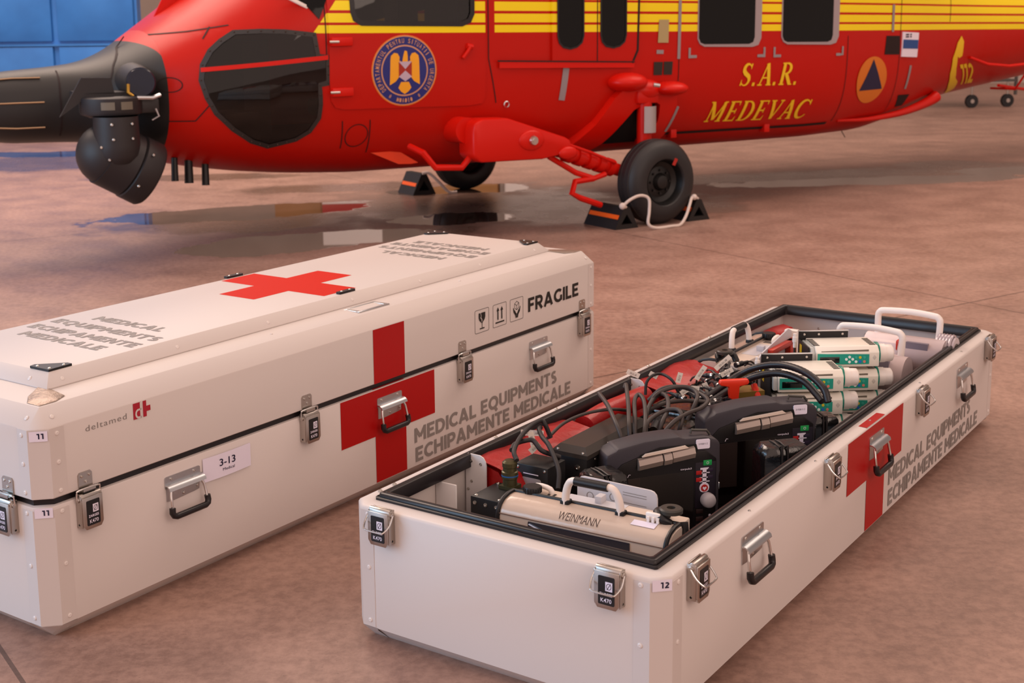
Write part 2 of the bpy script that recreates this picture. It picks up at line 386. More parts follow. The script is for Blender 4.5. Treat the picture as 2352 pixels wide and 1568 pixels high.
SERIF = {   # (advance, [(points, widths)])
 'M': (1.06, [([(.20, .04), (.20, .96)], .07), ([(.20, .96), (.52, .10)], .17), ([(.52, .10), (.86, .96)], .07), ([(.86, .04), (.86, .96)], .17), ([(.08, .03), (.33, .03)], .06), ([(.70, .03), (1.0, .03)], .06), ([(.05, .97), (.26, .97)], .06), ([(.82, .97), (1.02, .97)], .06)]),
 'E': (.72, [([(.2, .04), (.2, .96)], .17), ([(.06, .03), (.62, .03)], .06), ([(.06, .97), (.62, .97)], .06), ([(.2, .5), (.5, .5)], .07), ([(.6, 0), (.64, .24)], [.09, .02]), ([(.6, 1), (.62, .78)], [.09, .02]), ([(.5, .38), (.5, .62)], .05)]),
 'D': (.86, [([(.2, .04), (.2, .96)], .17), ([(.06, .97), (.36, .97)]+arc(.38, .5, .34, .47, 90, -90, 12)+[(.06, .03)], [.06, .06]+[.06, .08, .1, .13, .15, .17, .17, .17, .15, .13, .1, .08, .06]+[.06])]),
 'V': (.80, [([(.16, .96), (.42, .04)], .17), ([(.42, .04), (.70, .96)], .07), ([(.02, .97), (.32, .97)], .06), ([(.56, .97), (.80, .97)], .06)]),
 'A': (.82, [([(.14, .04), (.42, .98)], .07), ([(.42, .98), (.68, .04)], .18), ([(.02, .03), (.28, .03)], .06), ([(.52, .03), (.82, .03)], .06), ([(.24, .34), (.58, .34)], .06)]),
 'C': (.80, [(arc(.46, .5, .36, .46, 38, 322, 16), [.05, .06, .07, .09, .12, .15, .17, .18, .18, .18, .17, .15, .12, .09, .07, .06, .05]), ([(.74, .98), (.76, .70)], [.08, .03])]),
 'S': (.66, [(arc(.34, .74, .20, .22, 30, 200, 8)+[(.24, .56), (.42, .45)]+arc(.31, .26, .22, .23, 45, -150, 9), [.05, .06, .07, .1, .13, .15, .16, .17, .18]+[.19, .19]+[.18, .17, .15, .12, .1, .08, .06, .05, .05, .05]), ([(.55, .98), (.53, .74)], [.08, .03]), ([(.09, .02), (.11, .28)], [.08, .03])]),
 'R': (.84, [([(.2, .04), (.2, .96)], .17), ([(.06, .97), (.36, .97)]+arc(.36, .74, .24, .23, 90, -90, 8)+[(.2, .51)], [.06, .06]+[.06, .09, .12, .15, .16, .15, .12, .09, .06]+[.06]), ([(.38, .5), (.70, .04)], .17), ([(.06, .03), (.36, .03)], .06), ([(.62, .03), (.84, .03)], .06)]),
 '.': (.30, [([(.06, .07), (.20, .07)], .15)])}
def serif_write(mb, s, f, w, h, mi=0, shear=.22, gap=.06):
    tot = sum(SERIF[c][0] for c in s)+gap*(len(s)-1); k = w/tot; cx = 0
    for c in s:
        cw, st = SERIF[c]
        for pts, wd in st:
            P = []; Wd = []
            for i in range(len(pts)-1):
                n = 4 if len(pts) < 4 else 1
                for j in range(n):
                    t = j/n; P.append((pts[i][0]*(1-t)+pts[i+1][0]*t, pts[i][1]*(1-t)+pts[i+1][1]*t))
                    Wd.append(wd if not isinstance(wd, list) else wd[i]*(1-t)+wd[i+1]*t)
            P.append(pts[-1]); Wd.append(wd if not isinstance(wd, list) else wd[-1])
            stroke(mb, lambda a, b, cx=cx: f((cx+a)*k+shear*b*h, b*h), P, Wd, mi)
        cx += cw+gap

def rrect(x0, x1, y0, y1, r, k=3):
    out = []
    for cx, cy, a in ((x1-r, y1-r, 0), (x0+r, y1-r, 90), (x0+r, y0+r, 180), (x1-r, y0+r, 270)):
        for i in range(k+1):
            t = math.radians(a+90*i/k); out.append((cx+r*math.cos(t), cy+r*math.sin(t)))
    return out
def rivet(mb, p, n, r=.0065, mi=0, h=.003):
    mb.lathe([(r, 0), (r*.95, h*.5), (r*.6, h), (r*.3, h), (.0001, h*.6)], p, n, 10, mi)
def screw(mb, p, n, r=.005, mi=0): mb.lathe([(r, 0), (r*.9, r*.35), (r*.3, r*.5), (.0001, r*.3)], p, n, 10, mi)

# --- latch: local x across, -y outwards, z up; top of housing at z = 0
def latch_meshes(closed):
    t = bpy.data.objects.new('latch', None); COL.objects.link(t)
    h = MB()
    h.box(-.033, .033, -.004, -.0005, -.09, .0, 0)
    for s in (-1, 1):
        h.box(min(s*.0335, s*.031), max(s*.0335, s*.031), -.024, -.001, -.088, -.002, 0)
        h.cyl((s*.033, -.012, -.012), (s*.038, -.012, -.012), .007, seg=12)
        h.cyl((s*.0335, -.012, -.08), (s*.0345, -.012, -.08), .0035, seg=10, mi=1)
    h.cyl((-.033, -.014, -.006), (.033, -.014, -.006), .009, seg=14)
    # front plate with canted lower corners
    h.prism([(-.032, -.006), (.032, -.006), (.032, -.082), (.024, -.094), (-.024, -.094), (-.032, -.082)], -.028, -.023, 'y', 0)
    h.box(-.032, .032, -.026, -.006, -.012, -.008, 0)
    ho = h.build('latch_housing', [STEEL, DARK], t, bevel=.0008)
    p = MB(); p.prism(rrect(-.021, .021, -.084, -.016, .003), -.0292, -.0281, 'y', 0)
    f = mapper((0, -.0296, 0), (1, 0, 0), (0, 0, 1))
    poly(p, f, [(-.002, -.05), (.016, -.05), (.016, -.028), (-.002, -.028)], 1)
    stroke(p, mapper((0, -.0299, 0), (1, 0, 0), (0, 0, 1)), [(.002, -.047), (.012, -.031)], .0014, 0)
    stroke(p, mapper((0, -.0299, 0), (1, 0, 0), (0, 0, 1)), [(.007+.006*math.cos(a), -.039+.007*math.sin(a)) for a in [i*PI/6 for i in range(12)]], .0014, 0, True)
    write(p, 'K470', (-.014, -.0297, -.078), (1, 0, 0), (0, 0, 1), .028, .010, .01, 1)
    write(p, 'ZARGES', (-.017, -.0297, -.062), (1, 0, 0), (0, 0, 1), .033, .007, .02, 1)
    p.build('label_plate', [BLACKP, PAPER], t)
    b = MB()
    if closed:
        b.tube([(-.037, -.012, -.012), (-.037, -.012, .004), (-.031, -.013, .013), (.031, -.013, .013), (.037, -.012, .004), (.037, -.012, -.012)], .0026, 8, res=3)
    else:
        b.tube([(-.037, -.012, -.012), (-.039, -.028, -.032), (-.033, -.043, -.046), (-.022, -.046, -.05), (.022, -.046, -.05), (.033, -.043, -.046), (.039, -.028, -.032), (.037, -.012, -.012)], .0024, 8, res=3)
    b.build('wire_bail', CHROME, t)
    if closed:
        s = MB(); s.prism([(-.022, .002), (.022, .002), (.022, .05), (.017, .056), (-.017, .056), (-.022, .05)], -.004, -.0006, 'y')
        s.box(-.020, .020, -.019, -.003, .004, .0075); s.box(-.020, .020, -.019, -.0165, .004, .014)
        for q in ((-.012, .046), (.012, .046), (0, .03)): screw(s, (q[0], -.004, q[1]), (0, -1, 0), .0045, 1)
        s.build('catch_plate', [STEEL, SCREW], t)
    return t
def handle_mesh():
    t = bpy.data.objects.new('carry_handle', None); COL.objects.link(t)
    p = MB(); x0, x1 = 0, .132
    p.prism(rrect(x0, x1, .300, .336, .006), -.003, -.0006, 'y')
    # hood that curls outwards over the pivots
    prof = [(-.003, .314), (-.012, .313), (-.022, .306), (-.0245, .298), (-.0215, .2975), (-.019, .304), (-.011, .310), (-.003, .3095)]
    p.prism(prof, x0, x1+.004, 'x')
    p.prism([(x0+.004, .30), (x1-.004, .30), (x1-.006, .268), (x1-.022, .266), (x0+.030, .262), (x0+.004, .264)], -.0028, -.0006, 'y')
    for x, z in ((.022, .327), (.108, .327), (.066, .274), (.118, .281)): screw(p, (x, -.003, z), (0, -1, 0), .0048, 1)
    p.build('mount_plate', [ALU, SCREW], t)
    w = MB()
    w.tube([(.012, -.014, .300), (.007, -.018, .285), (.003, -.026, .236), (.014, -.029, .224), (.124, -.029, .224), (.136, -.026, .236), (.130, -.018, .285), (.124, -.014, .300)], .0042, 10)
    w.build('bail_wire', CHROME, t)
    g = MB(); g.tube([(.004, -.0245, .250), (.0025, -.026, .236), (.006, -.028, .228), (.015, -.029, .224), (.124, -.029, .224), (.133, -.028, .228), (.1365, -.026, .236), (.135, -.0245, .250)], .0092, 14)
    g.build('grip', RUBBER, t)
    return t
LATCH_C = latch_meshes(True); LATCH_O = latch_meshes(False); HANDLE = handle_mesh()
LU = (.137, .990, 1.822, 2.668); HU = (.403, 1.333, 2.268); LV = (.133, .795)
def side_writing(body, lid):
    """everything lettered on the long side that faces the light"""
    f = mapper((0, -.0014, 0), (1, 0, 0), (0, 0, 1)); X, Z = (1, 0, 0), (0, 0, 1)
    m = MB(); pen_write(m, 'MEDICAL EQUIPMENTS', (1.533, -.0014, .125), X, Z, .938, .053, .215)
    pen_write(m, 'ECHIPAMENTE MEDICALE', (1.537, -.0014, .054), X, Z, 1.04, .053, .215)
    m.build('side_lettering', GREYT, body)
    c = MB()
    poly(c, mapper((0, -.001, 0), X, Z), [(1.322, .0425), (1.488, .0425), (1.488, .3665), (1.322, .3665)])
    poly(c, mapper((0, -.001, 0), X, Z), [(1.149, .206), (1.322, .206), (1.322, .3665), (1.149, .3665)])
    poly(c, mapper((0, -.001, 0), X, Z), [(1.488, .206), (1.653, .206), (1.653, .3665), (1.488, .3665)])
    poly(c, mapper((0, 0, ZS+.0012), (1, 0, 0), (0, 1, 0)), [(1.322, .004), (1.488, .004), (1.488, .036), (1.322, .036)])
    c.build('red_cross', REDV, body)
def corner_plates(parent, zs, z0, z1):
    """vertical corner profiles with their rivets, near end and far end, both long sides"""
    for ux in (0, 1):
        for vy in (0, 1):
            m = MB()
            def Q(a, b, z):  # a along u from end, b along v from side
                return (a if not ux else CL-a, b if not vy else CW-b, z)
            for zz in ((z0+.002, z1-.002),):
                r0 = [Q(.082, -.0012, zz[0]), Q(CC+.001, -.0012, zz[0]), Q(-.0012, CC+.001, zz[0]), Q(-.0012, .078, zz[0]), Q(.0005, .078, zz[0]), Q(.0005, CC+.001, zz[0]), Q(CC+.001, .0005, zz[0]), Q(.082, .0005, zz[0])]
                r1 = [(p[0], p[1], zz[1]) for p in r0]; m.rings([r0, r1], 0)
            for z in zs:
                rivet(m, Q(.061, -.0012, z), (0, -1 if not vy else 1, 0), mi=1)
                rivet(m, Q(-.0012, .061, z), (-1 if not ux else 1, 0, 0), mi=1)
            m.build('corner_profile', [WHITE, RIVET], parent)
def put(src, parent, u, v, z, rz=0):
    c = copy_tree(src, parent); c.location = (u, v, z); c.rotation_euler = (0, 0, rz); return c
def case(label, loc, yaw, closed):
    t = thing('medical_flight_case', label, 'case', loc, yaw, 'white medical flight cases')
    b = MB()
    if closed:
        b.rings([octa(.0416, 0, .004), octa(.0, ZB, CC), octa(0, ZS-.006, CC), octa(.0022, ZS-.0015, CC), octa(.007, ZS, CC), octa(.013, ZS, CC)], 0)
    else:
        b.rings([octa(.0416, 0, .004), octa(.0, ZB, CC), octa(0, ZS-.008, CC), octa(.003, ZS-.002, CC), octa(.009, ZS, CC*.95), octa(.046, ZS+.002, .004), octa(.05, ZS, .003), octa(.05, .07, .003)], 0)
    body = b.build('case_body', WHITE, t)
    corner_plates(body, (.349, .205, .060), ZB, ZS-.008)
    g = MB()
    if closed:
        g.rings([octa(.012, ZS-.004, CC), octa(.012, ZG+.004, CC)]); g.build('seal', RUBBER, body)
    else:
        pr = [(.0455, ZS+.001), (.0455, .3765), (.048, .379), (.049, .3765), (.052, .3765), (.0525, .384), (.055, .3875), (.060, .3885), (.064, .386), (.066, .3885), (.071, .388), (.074, .384), (.074, ZS-.02), (.051, ZS-.02)]
        g.rings([octa(i, z, .006) for i, z in pr], 0, cap=(False, False), smooth=True); g.build('rubber_seal', RUBBER, body)
    side_writing(body, None)
    src = LATCH_C if closed else LATCH_O
    zt = .378
    for u in LU: put(src, t, u, 0, zt)
    for v in LV: put(src, t, 0, v, zt, -PI/2)
    for u in HU: put(HANDLE, t, u, 0, 0)
    n = MB(); num = '11' if closed else '12'
    # number sticker on the canted corner
    dg = Vector((1, -1, 0)).normalized(); nn = Vector((-1, -1, 0)).normalized()
    def sticker(mb, z):
        c = Vector((CC/2, CC/2, z))+nn*.0022
        f = lambda a, q, k=0: c+dg*a+Vector((0, 0, 1))*q+nn*k
        mb.add([f(-.0225, -.013), f(.0235, -.013), f(.0235, .014), f(-.0225, .014)], [(0, 1, 2, 3)], 0)
        pen_write(mb, num, f(-.003, -.006, .0006), dg, (0, 0, 1), .019 if num == '12' else .017, .0145, .22, 1, .22)
    sticker(n, .352 if closed else .3515)
    n.build('number_sticker', [PAPER, NAVYT], body)
    # bottom corner castings
    for ux in (0, 1):
        for vy in (0, 1):
            k = MB()
            P = lambda a, bb, z: ((a if not ux else CL-a), (bb if not vy else CW-bb), z)
            k.rings([[P(.0405, .0405, -.0), P(.085, .0405, 0), P(.085, .0, .036), P(.085, -.0014, .042), P(CC, -.0014, .042), P(-.0014, CC, .042), P(-.0014, .085, .042), P(0, .085, .036), P(.0405, .085, 0)]], cap=(True, False))
            rivet(k, P(.066, .018, .024), (0, (-1 if not vy else 1)*.7, -.7), .005)
            k.build('corner_casting', WHITE, body)
    if closed:
        l = MB()
        l.rings([octa(.012, ZG, CC), octa(.004, ZG, CC), octa(0, ZG+.003, CC), octa(0, ZT-.002, CC), octa(.002, ZT+.001, CC*.95), octa(.0485, .6212, .003), octa(.052, .6224, .002), octa(.1506, .6277, .002)], 0)
        lid = l.build('lid', WHITE, t)
        s = MB(); s.rings([octa(.1500, .6282, .001), octa(.1495, .6300, .001), octa(.1500, .6315, .001), octa(.1825, .6643, .001), octa(.1845, .6653, .001)], 0)
        top = s.build('lid_top_plate', WHITE, lid)
        r = MB()
        for u in (.21, .62, 1.0, 1.41, 1.79, 2.17, 2.56):
            rivet(r, (u, .163, .6445), (0, -.74, .66)); rivet(r, (u, CW-.163, .6445), (0, .74, .66))
        for v in (.24, .45, .66): rivet(r, (.163, v, .6445), (-.74, 0, .66)); rivet(r, (CL-.163, v, .6445), (.74, 0, .66))
        for u, v, nrm in ((.066, .022, (0, -.7, .7)), (.022, .066, (-.7, 0, .7)), (CL-.066, .022, (0, -.7, .7)), (CL-.022, .066, (.7, 0, .7))): rivet(r, (u, v, ZT+.0205), nrm)
        for u in (.95, 1.95): rivet(r, (u, .1, .6251), (0, 0, 1), .005)
        r.build('lid_rivets', RIVET, lid)
        corner_plates(lid, (.559, .482, .405), ZG+.003, ZT)
        X, Y = Vector((0, -1, 0)), Vector((1, 0, 0))
        for sgn in (1, -1):
            m = MB()
            for s_, w_, u_ in (('MEDICAL', .315, .669), ('EQUIPMENTS', .484, .577), ('ECHIPAMENTE', .488, .491), ('MEDICALE', .37, .413)):
                if sgn == 1: pen_write(m, s_, (u_-.004, .4533+w_/2, .6660), X, Y, w_, .047, .25)
                else: pen_write(m, s_, (CL-u_+.004, .4533-w_/2, .6660), -X, -Y, w_, .047, .25)
            m.build('top_lettering', GREYT, top)
        c = MB(); f = mapper((0, 0, .6656), (1, 0, 0), (0, 1, 0)); a, q, hh = .0835, .2525, .249
        cu, cv = 1.412, .467
        for x0, x1, y0, y1 in ((cu-a, cu+a, cv-hh, cv+hh), (cu-q, cu-a, cv-a, cv+a), (cu+a, cu+q, cv-a, cv+a)): poly(c, f, [(x0, y0), (x1, y0), (x1, y1), (x0, y1)])
        c.build('top_cross', mat('red_vinyl_lit', (.58, .016, .006, 1), .5, spec=.08), top)  # same red vinyl, coloured oranger for the light reflected on top
        bar = MB(); poly(bar, mapper((0, -.001, 0), (1, 0, 0), (0, 0, 1)), [(1.322, ZG+.002), (1.488, ZG+.002), (1.488, ZT-.002), (1.322, ZT-.002)]); bar.build('lid_cross', REDV, lid)
        for ux in (0, 1):
            for vy in (0, 1):
                cpl = MB()
                P = lambda a, bb: ((a if not ux else CL-a), (bb if not vy else CW-bb))
                pg = [P(.184, .184), P(.182, .262), P(.200, .266), P(.262, .204), P(.262, .186)]
                cpl.prism(pg, .6655, .672, 'z', 0)
                for a, bb in ((.197, .197), (.194, .245), (.243, .196)): rivet(cpl, (*P(a, bb), .672), (0, 0, 1), .005, 1, .002)
                cpl.build('corner_plate', [BLACKP, SCREW], top)
        for u0, v0 in ((1.370, .727), (1.376, .187)):
            cpl = MB()
            cpl.prism(rrect(u0, u0+.082, v0-.0, v0+.02, .004), .6655, .673, 'z', 0)
            for q in (.02, .062): rivet(cpl, (u0+q, v0+.01, .673), (0, 0, 1), .005, 1, .002)
            cpl.build('stacking_lug', [BLACKP, SCREW], top)
        fr = MB(); z = .6272
        for x0, x1, y0, y1 in ((1.333, 1.495, .066, .078), (1.333, 1.495, .126, .138), (1.333, 1.35, .078, .126), (1.478, 1.495, .078, .126)): fr.box(x0, x1, y0, y1, .6235, z, b=.0012)
        fr.build('label_frame', ALU, lid)
        X, Z = (1, 0, 0), (0, 0, 1)
        m = MB(); pen_write(m, 'FRAGILE', (2.262, -.0014, .4575), X, Z, .378, .056, .215); 
        ic = lambda u0: mapper((u0, -.0014, .442), (1, 0, 0), (0, 0, 1))
        for u0 in (1.905, 2.022, 2.137): stroke(m, ic(u0), rrect(0, .089, 0, .087, .006), .0016, 0, True)
        g = ic(1.905)   # broken goblet
        poly(m, g, [(.024, .074), (.034, .074), (.038, .062), (.034, .055), (.042, .047), (.040, .036), (.028, .046), (.024, .056)])
        poly(m, g, [(.038, .074), (.066, .074), (.066, .056), (.061, .046), (.050, .038), (.047, .036), (.048, .048), (.040, .056), (.043, .062)])
        poly(m, g, [(.040, .040), (.050, .040), (.0465, .033), (.0465, .016), (.0435, .016), (.0435, .033)]); poly(m, g, [(.030, .012), (.060, .012), (.060, .0165), (.030, .0165)])
        g = ic(2.022)   # this way up
        for x in (.032, .058):
            poly(m, g, [(x-.0035, .026), (x+.0035, .026), (x+.0035, .062), (x-.0035, .062)]); poly(m, g, [(x-.009, .060), (x+.009, .060), (x, .075)])
        poly(m, g, [(.016, .013), (.074, .013), (.074, .0185), (.016, .0185)])
        g = ic(2.137)   # hands and cube
        hexa = [(.045+.017*math.cos(PI/2+i*PI/3), .058+.017*math.sin(PI/2+i*PI/3)) for i in range(6)]
        stroke(m, g, hexa, .002, 0, True)
        for i in (1, 3, 5): stroke(m, g, [(.045, .058), hexa[i]], .002)
        for s in (-1, 1):
            stroke(m, g, [(.045+s*.004, .010), (.045+s*.006, .024), (.045+s*.018, .036), (.045+s*.024, .052)], [.007, .010, .009, .003])
            stroke(m, g, [(.045+s*.008, .026), (.045+s*.014, .040)], .005)
        m.build('fragile_marks', BLACKT, lid)
        d = MB(); write(d, 'deltamed', (.150, -.0014, .5385), (1, 0, 0), (0, 0, 1), .136, .016, -.004, 0, 1.15)
        g = mapper((.309, -.0012, .529), (1, 0, 0), (0, 0, 1))
        poly(d, g, [(0, 0), (.028, 0), (.028, .045), (0, .045)], 1)
        poly(d, g, [(.034, 0), (.046, 0), (.046, .014), (.060, .014), (.060, .029), (.046, .029), (.046, .045), (.034, .045)], 1)
        g2 = mapper((.309, -.0016, .529), (1, 0, 0), (0, 0, 1))
        stroke(d, g2, [(.018+.009*math.cos(a), .014+.011*math.sin(a)) for a in [PI/2+i*PI/8 for i in range(9)]]+[(.028, .003)], .0055, 2)
        stroke(d, g2, [(.026, 0), (.026, .045)], .005, 2); stroke(d, g2, [(.018, .025), (.028, .025)], .005, 2)
        d.build('maker_logo', [GREYT, mat('logo_red', '#a8142a', .4), WHITE], lid)
        n2 = MB(); sticker(n2, .5575); n2.build('number_sticker', [PAPER, NAVYT], lid)
        # crinkled silver tape over the rim corners
        for ux in (0, 1):
            tp = MB(); P = lambda a, bb, z: ((a if not ux else CL-a), bb, z)
            tp.rings([[P(.054, .105, .6235), P(.054, .054, .6235), P(.105, .054, .6240), P(.150, .075, .6255), P(.160, .1495, .629), P(.1495, .1495, .629), P(.1495, .19, .629), P(.09, .15, .6255)],
                      [P(.056, .103, .6248), P(.056, .056, .6250), P(.103, .056, .6252), P(.148, .078, .6268), P(.158, .1490, .631), P(.1485, .1485, .631), P(.1490, .188, .631), P(.091, .148, .6268)]])
            tp.build('silver_tape', TAPE, lid)
        pl = MB()   # paper tag taped over the handle plate
        g = lambda a, q: Vector((.545+a, -.0045-.004*math.sin(a*18), .278+q))
        cols = [i/8*.192 for i in range(9)]
        vs = [g(a, -.03*a*.2) for a in cols]+[g(a, .0715-.01*a) for a in cols]
        pl.add(vs, [(i, i+1, 9+i+1, 9+i) for i in range(8)]); pl.add([v+Vector((0, .0006, 0)) for v in vs], [(i, i+1, 9+i+1, 9+i) for i in range(8)])
        write(pl, '3-13', (.606, -.0097, .312), (1, 0, -.03), (0, 0, 1), .063, .022, .01, 1)
        write(pl, 'Medical', (.618, -.0097, .2955), (1, 0, -.03), (0, 0, 1), .047, .0085, .0, 1)
        paper = pl.build('paper_tag', [PAPER, NAVYT], t, fix=False)
        wr = None
    else:
        # inner partitions, riveted brackets and seal bolts seen along the far long wall
        fl = MB(); fl.box(.052, CL-.052, .052, CW-.052, .066, .072); fl.build('case_floor', mat('grey_foam', '#3a3436', .8), body)
        ip = MB(); ip.box(.30, .306, .79, .858, .0725, .345, b=.001); ip.build('inner_panel', WHITE_IN, body)
        bt = MB()
        for u in (.10, .16, .64, .98, 1.05, 1.6, 2.1): bt.lathe([(.006, 0), (.006, .003), (.003, .006), (.0005, .006)], (u, CW-.021, ZS+.001), (0, 0, 1), 10)
        for u in (.5, .95, 1.4, 1.9, 2.4): bt.lathe([(.004, 0), (.003, .002), (.0005, .002)], (u, .022, ZS+.001), (0, 0, 1), 8)
        bt.build('rim_bolts', SCREW, body)
        rv = MB()
        for v in (.2, .33, .48, .5, .62, .7): rivet(rv, (CL-.0505, v, .30), (-1, 0, 0), .005, 0)
        rv.build('inner_rivets', SCREW, body)
    return t
caseA = case('closed white medical flight case with lid on, number 11 on its corner', (-1.1488, 3.2276, 0), .9576, True)
caseB = case('open white flight case without lid, packed with medical devices, number 12', (.3818, 2.7471, 0), .9635, False)
for s in (LATCH_C, LATCH_O, HANDLE):
    for c in [x for x in bpy.data.objects if x.parent == s]: bpy.data.objects.remove(c)
    bpy.data.objects.remove(s)
# ------------------------------------------------------------------ helicopter
# local axes: x towards the tail, y away from the side we see, z up; origin under the near main wheel
HORG, HYAW = (1.304, 10.227, 0), math.radians(32)
KU = [-4.95, -4.75, -4.55, -4.2, -4.0, -3.8, -3.6, -3.3, -3.0, -2.65, -2.2, -1.5, -.5, 2.2, 3.0, 3.4, 3.9, 4.6, 6.5, 9.0]
KH = [.06, .20, .25, .27, .34, .48, .66, .84, .96, 1.04, 1.10, 1.16, 1.18, 1.18, 1.06, .96, .82, .68, .50, .30]
KB = [.95, .84, .79, .78, .77, .68, .62, .555, .51, .475, .455, .465, .48, .475, .485, .53, .62, .74, .95, 1.25]
KT = [1.07, 1.24, 1.27, 1.295, 1.32, 1.40, 1.53, 1.73, 1.95, 2.22, 2.45, 2.52, 2.55, 2.55, 2.5, 2.42, 2.3, 2.15, 1.9, 1.65]
KN = [2.2, 2.2, 2.3, 2.3, 2.3, 2.3, 2.3, 2.4, 2.6, 2.9, 3.3, 4, 4, 4, 3.6, 3.2, 2.8, 2.5, 2.2, 2.2]
def interp(u, K):
    if u <= KU[0]: return K[0]
    for i in range(len(KU)-1):
        if u <= KU[i+1]:
            t = (u-KU[i])/(KU[i+1]-KU[i]); return K[i]*(1-t)+K[i+1]*t
    return K[-1]
def kk(K, u): return sum(interp(u+d, K) for d in (-.08, -.04, 0, .04, .08))/5
HCACHE = {}
def prof(u):
    k = round(u, 4)
    if k not in HCACHE: HCACHE[k] = (kk(KH, u), kk(KB, u), kk(KT, u), kk(KN, u))
    return HCACHE[k]
def skin(u, z, off=0.0):
    a, b0, t0, n = prof(u); zc = (b0+t0)/2; b = (t0-b0)/2; t = min(abs((z-zc)/b), .985)
    w = a*(1-t**n)**(1/n)
    e = .01; t2 = min(abs((z+e-zc)/b), .985); w2 = a*(1-t2**n)**(1/n)
    a3, b3, t3, n3 = prof(u+e); zc3 = (b3+t3)/2; bb3 = (t3-b3)/2; t4 = min(abs((z-zc3)/bb3), .985); w3 = a3*(1-t4**n3)**(1/n3)
    nz = -(w2-w)/e; nu = -(w3-w)/e; L = math.sqrt(1+nz*nz+nu*nu)
    return Vector((u+off*nu/L, 1.35-w-off/L, z+off*nz/L))
def sm(off, u0=0, z0=0): return lambda a, b: skin(u0+a, z0+b, off)
def inpoly(p, pg):
    c = False; j = len(pg)-1
    for i in range(len(pg)):
        if (pg[i][1] > p[1]) != (pg[j][1] > p[1]) and p[0] < (pg[j][0]-pg[i][0])*(p[1]-pg[i][1])/(pg[j][1]-pg[i][1])+pg[i][0]: c = not c
        j = i
    return c
def cut_edges(bm, pg, faces=None):
    for i in range(len(pg)):
        a, b = pg[i], pg[(i+1) % len(pg)]
        x0, x1 = min(q[0] for q in pg)-.1, max(q[0] for q in pg)+.1; z0, z1 = min(q[1] for q in pg)-.1, max(q[1] for q in pg)+.1
        fs = [f for f in bm.faces if (faces is None or faces(f)) and x0 < f.calc_center_median().x < x1 and z0 < f.calc_center_median().z < z1]
        ge = set(fs)
        for f in fs: ge.update(f.edges); ge.update(f.verts)
        n = Vector((b[1]-a[1], 0, -(b[0]-a[0])))
        if n.length < 1e-6: continue
        bmesh.ops.bisect_plane(bm, geom=list(ge), plane_co=(a[0], 0, a[1]), plane_no=n.normalized())
def patch(name, pg, mats, parent, off=.004, holes=(), step=.07, wall=None, fn=None, label=None):
    bm = bmesh.new(); bm.faces.new([bm.verts.new((a, 0, b)) for a, b in pg])
    us = [p[0] for p in pg]; zs = [p[1] for p in pg]
    for lo, hi, ax in ((min(us), max(us), 0), (min(zs), max(zs), 2)):
        k = math.floor(lo/step)+1
        while k*step < hi:
            bmesh.ops.bisect_plane(bm, geom=bm.verts[:]+bm.edges[:]+bm.faces[:], plane_co=(k*step, 0, k*step), plane_no=(1, 0, 0) if ax == 0 else (0, 0, 1)); k += 1
    for h in holes:
        cut_edges(bm, h)
        bmesh.ops.delete(bm, geom=[f for f in bm.faces if inpoly((f.calc_center_median().x, f.calc_center_median().z), h)], context='FACES')
    if wall is not None:
        r = bmesh.ops.extrude_edge_only(bm, edges=[e for e in bm.edges if len(e.link_faces) == 1])
        nv = {g for g in r['geom'] if isinstance(g, bmesh.types.BMVert)}
    else: nv = set()
    g = fn or skin
    for v in bm.verts: v.co = g(v.co.x, v.co.z, wall if v in nv else off)
    bmesh.ops.recalc_face_normals(bm, faces=bm.faces)
    if bm.faces and sum((f.normal.y*f.calc_area() for f in bm.faces)) > 0: bmesh.ops.reverse_faces(bm, faces=bm.faces)
    me = bpy.data.meshes.new(name); bm.to_mesh(me); bm.free()
    for m in (mats if isinstance(mats, list) else [mats]): me.materials.append(m)
    for p in me.polygons: p.use_smooth = True
    try: me.set_sharp_from_angle(angle=math.radians(45))
    except Exception: pass
    o = bpy.data.objects.new(name, me); COL.objects.link(o); o.parent = parent
    if label: o['label'] = label
    return o
def line_pts(pts, step=.04, closed=False):
    out = []; P = pts+[pts[0]] if closed else pts
    for a, b in zip(P, P[1:]):
        n = max(1, int(math.hypot(b[0]-a[0], b[1]-a[1])/step))
        for i in range(n): out.append((a[0]+(b[0]-a[0])*i/n, a[1]+(b[1]-a[1])*i/n))
    if not closed: out.append(P[-1])
    return out
def seam(mb, pts, w=.008, off=.003, closed=False, mi=0): stroke(mb, lambda a, b: skin(a, b, off), line_pts(pts, closed=closed), w, mi, closed)
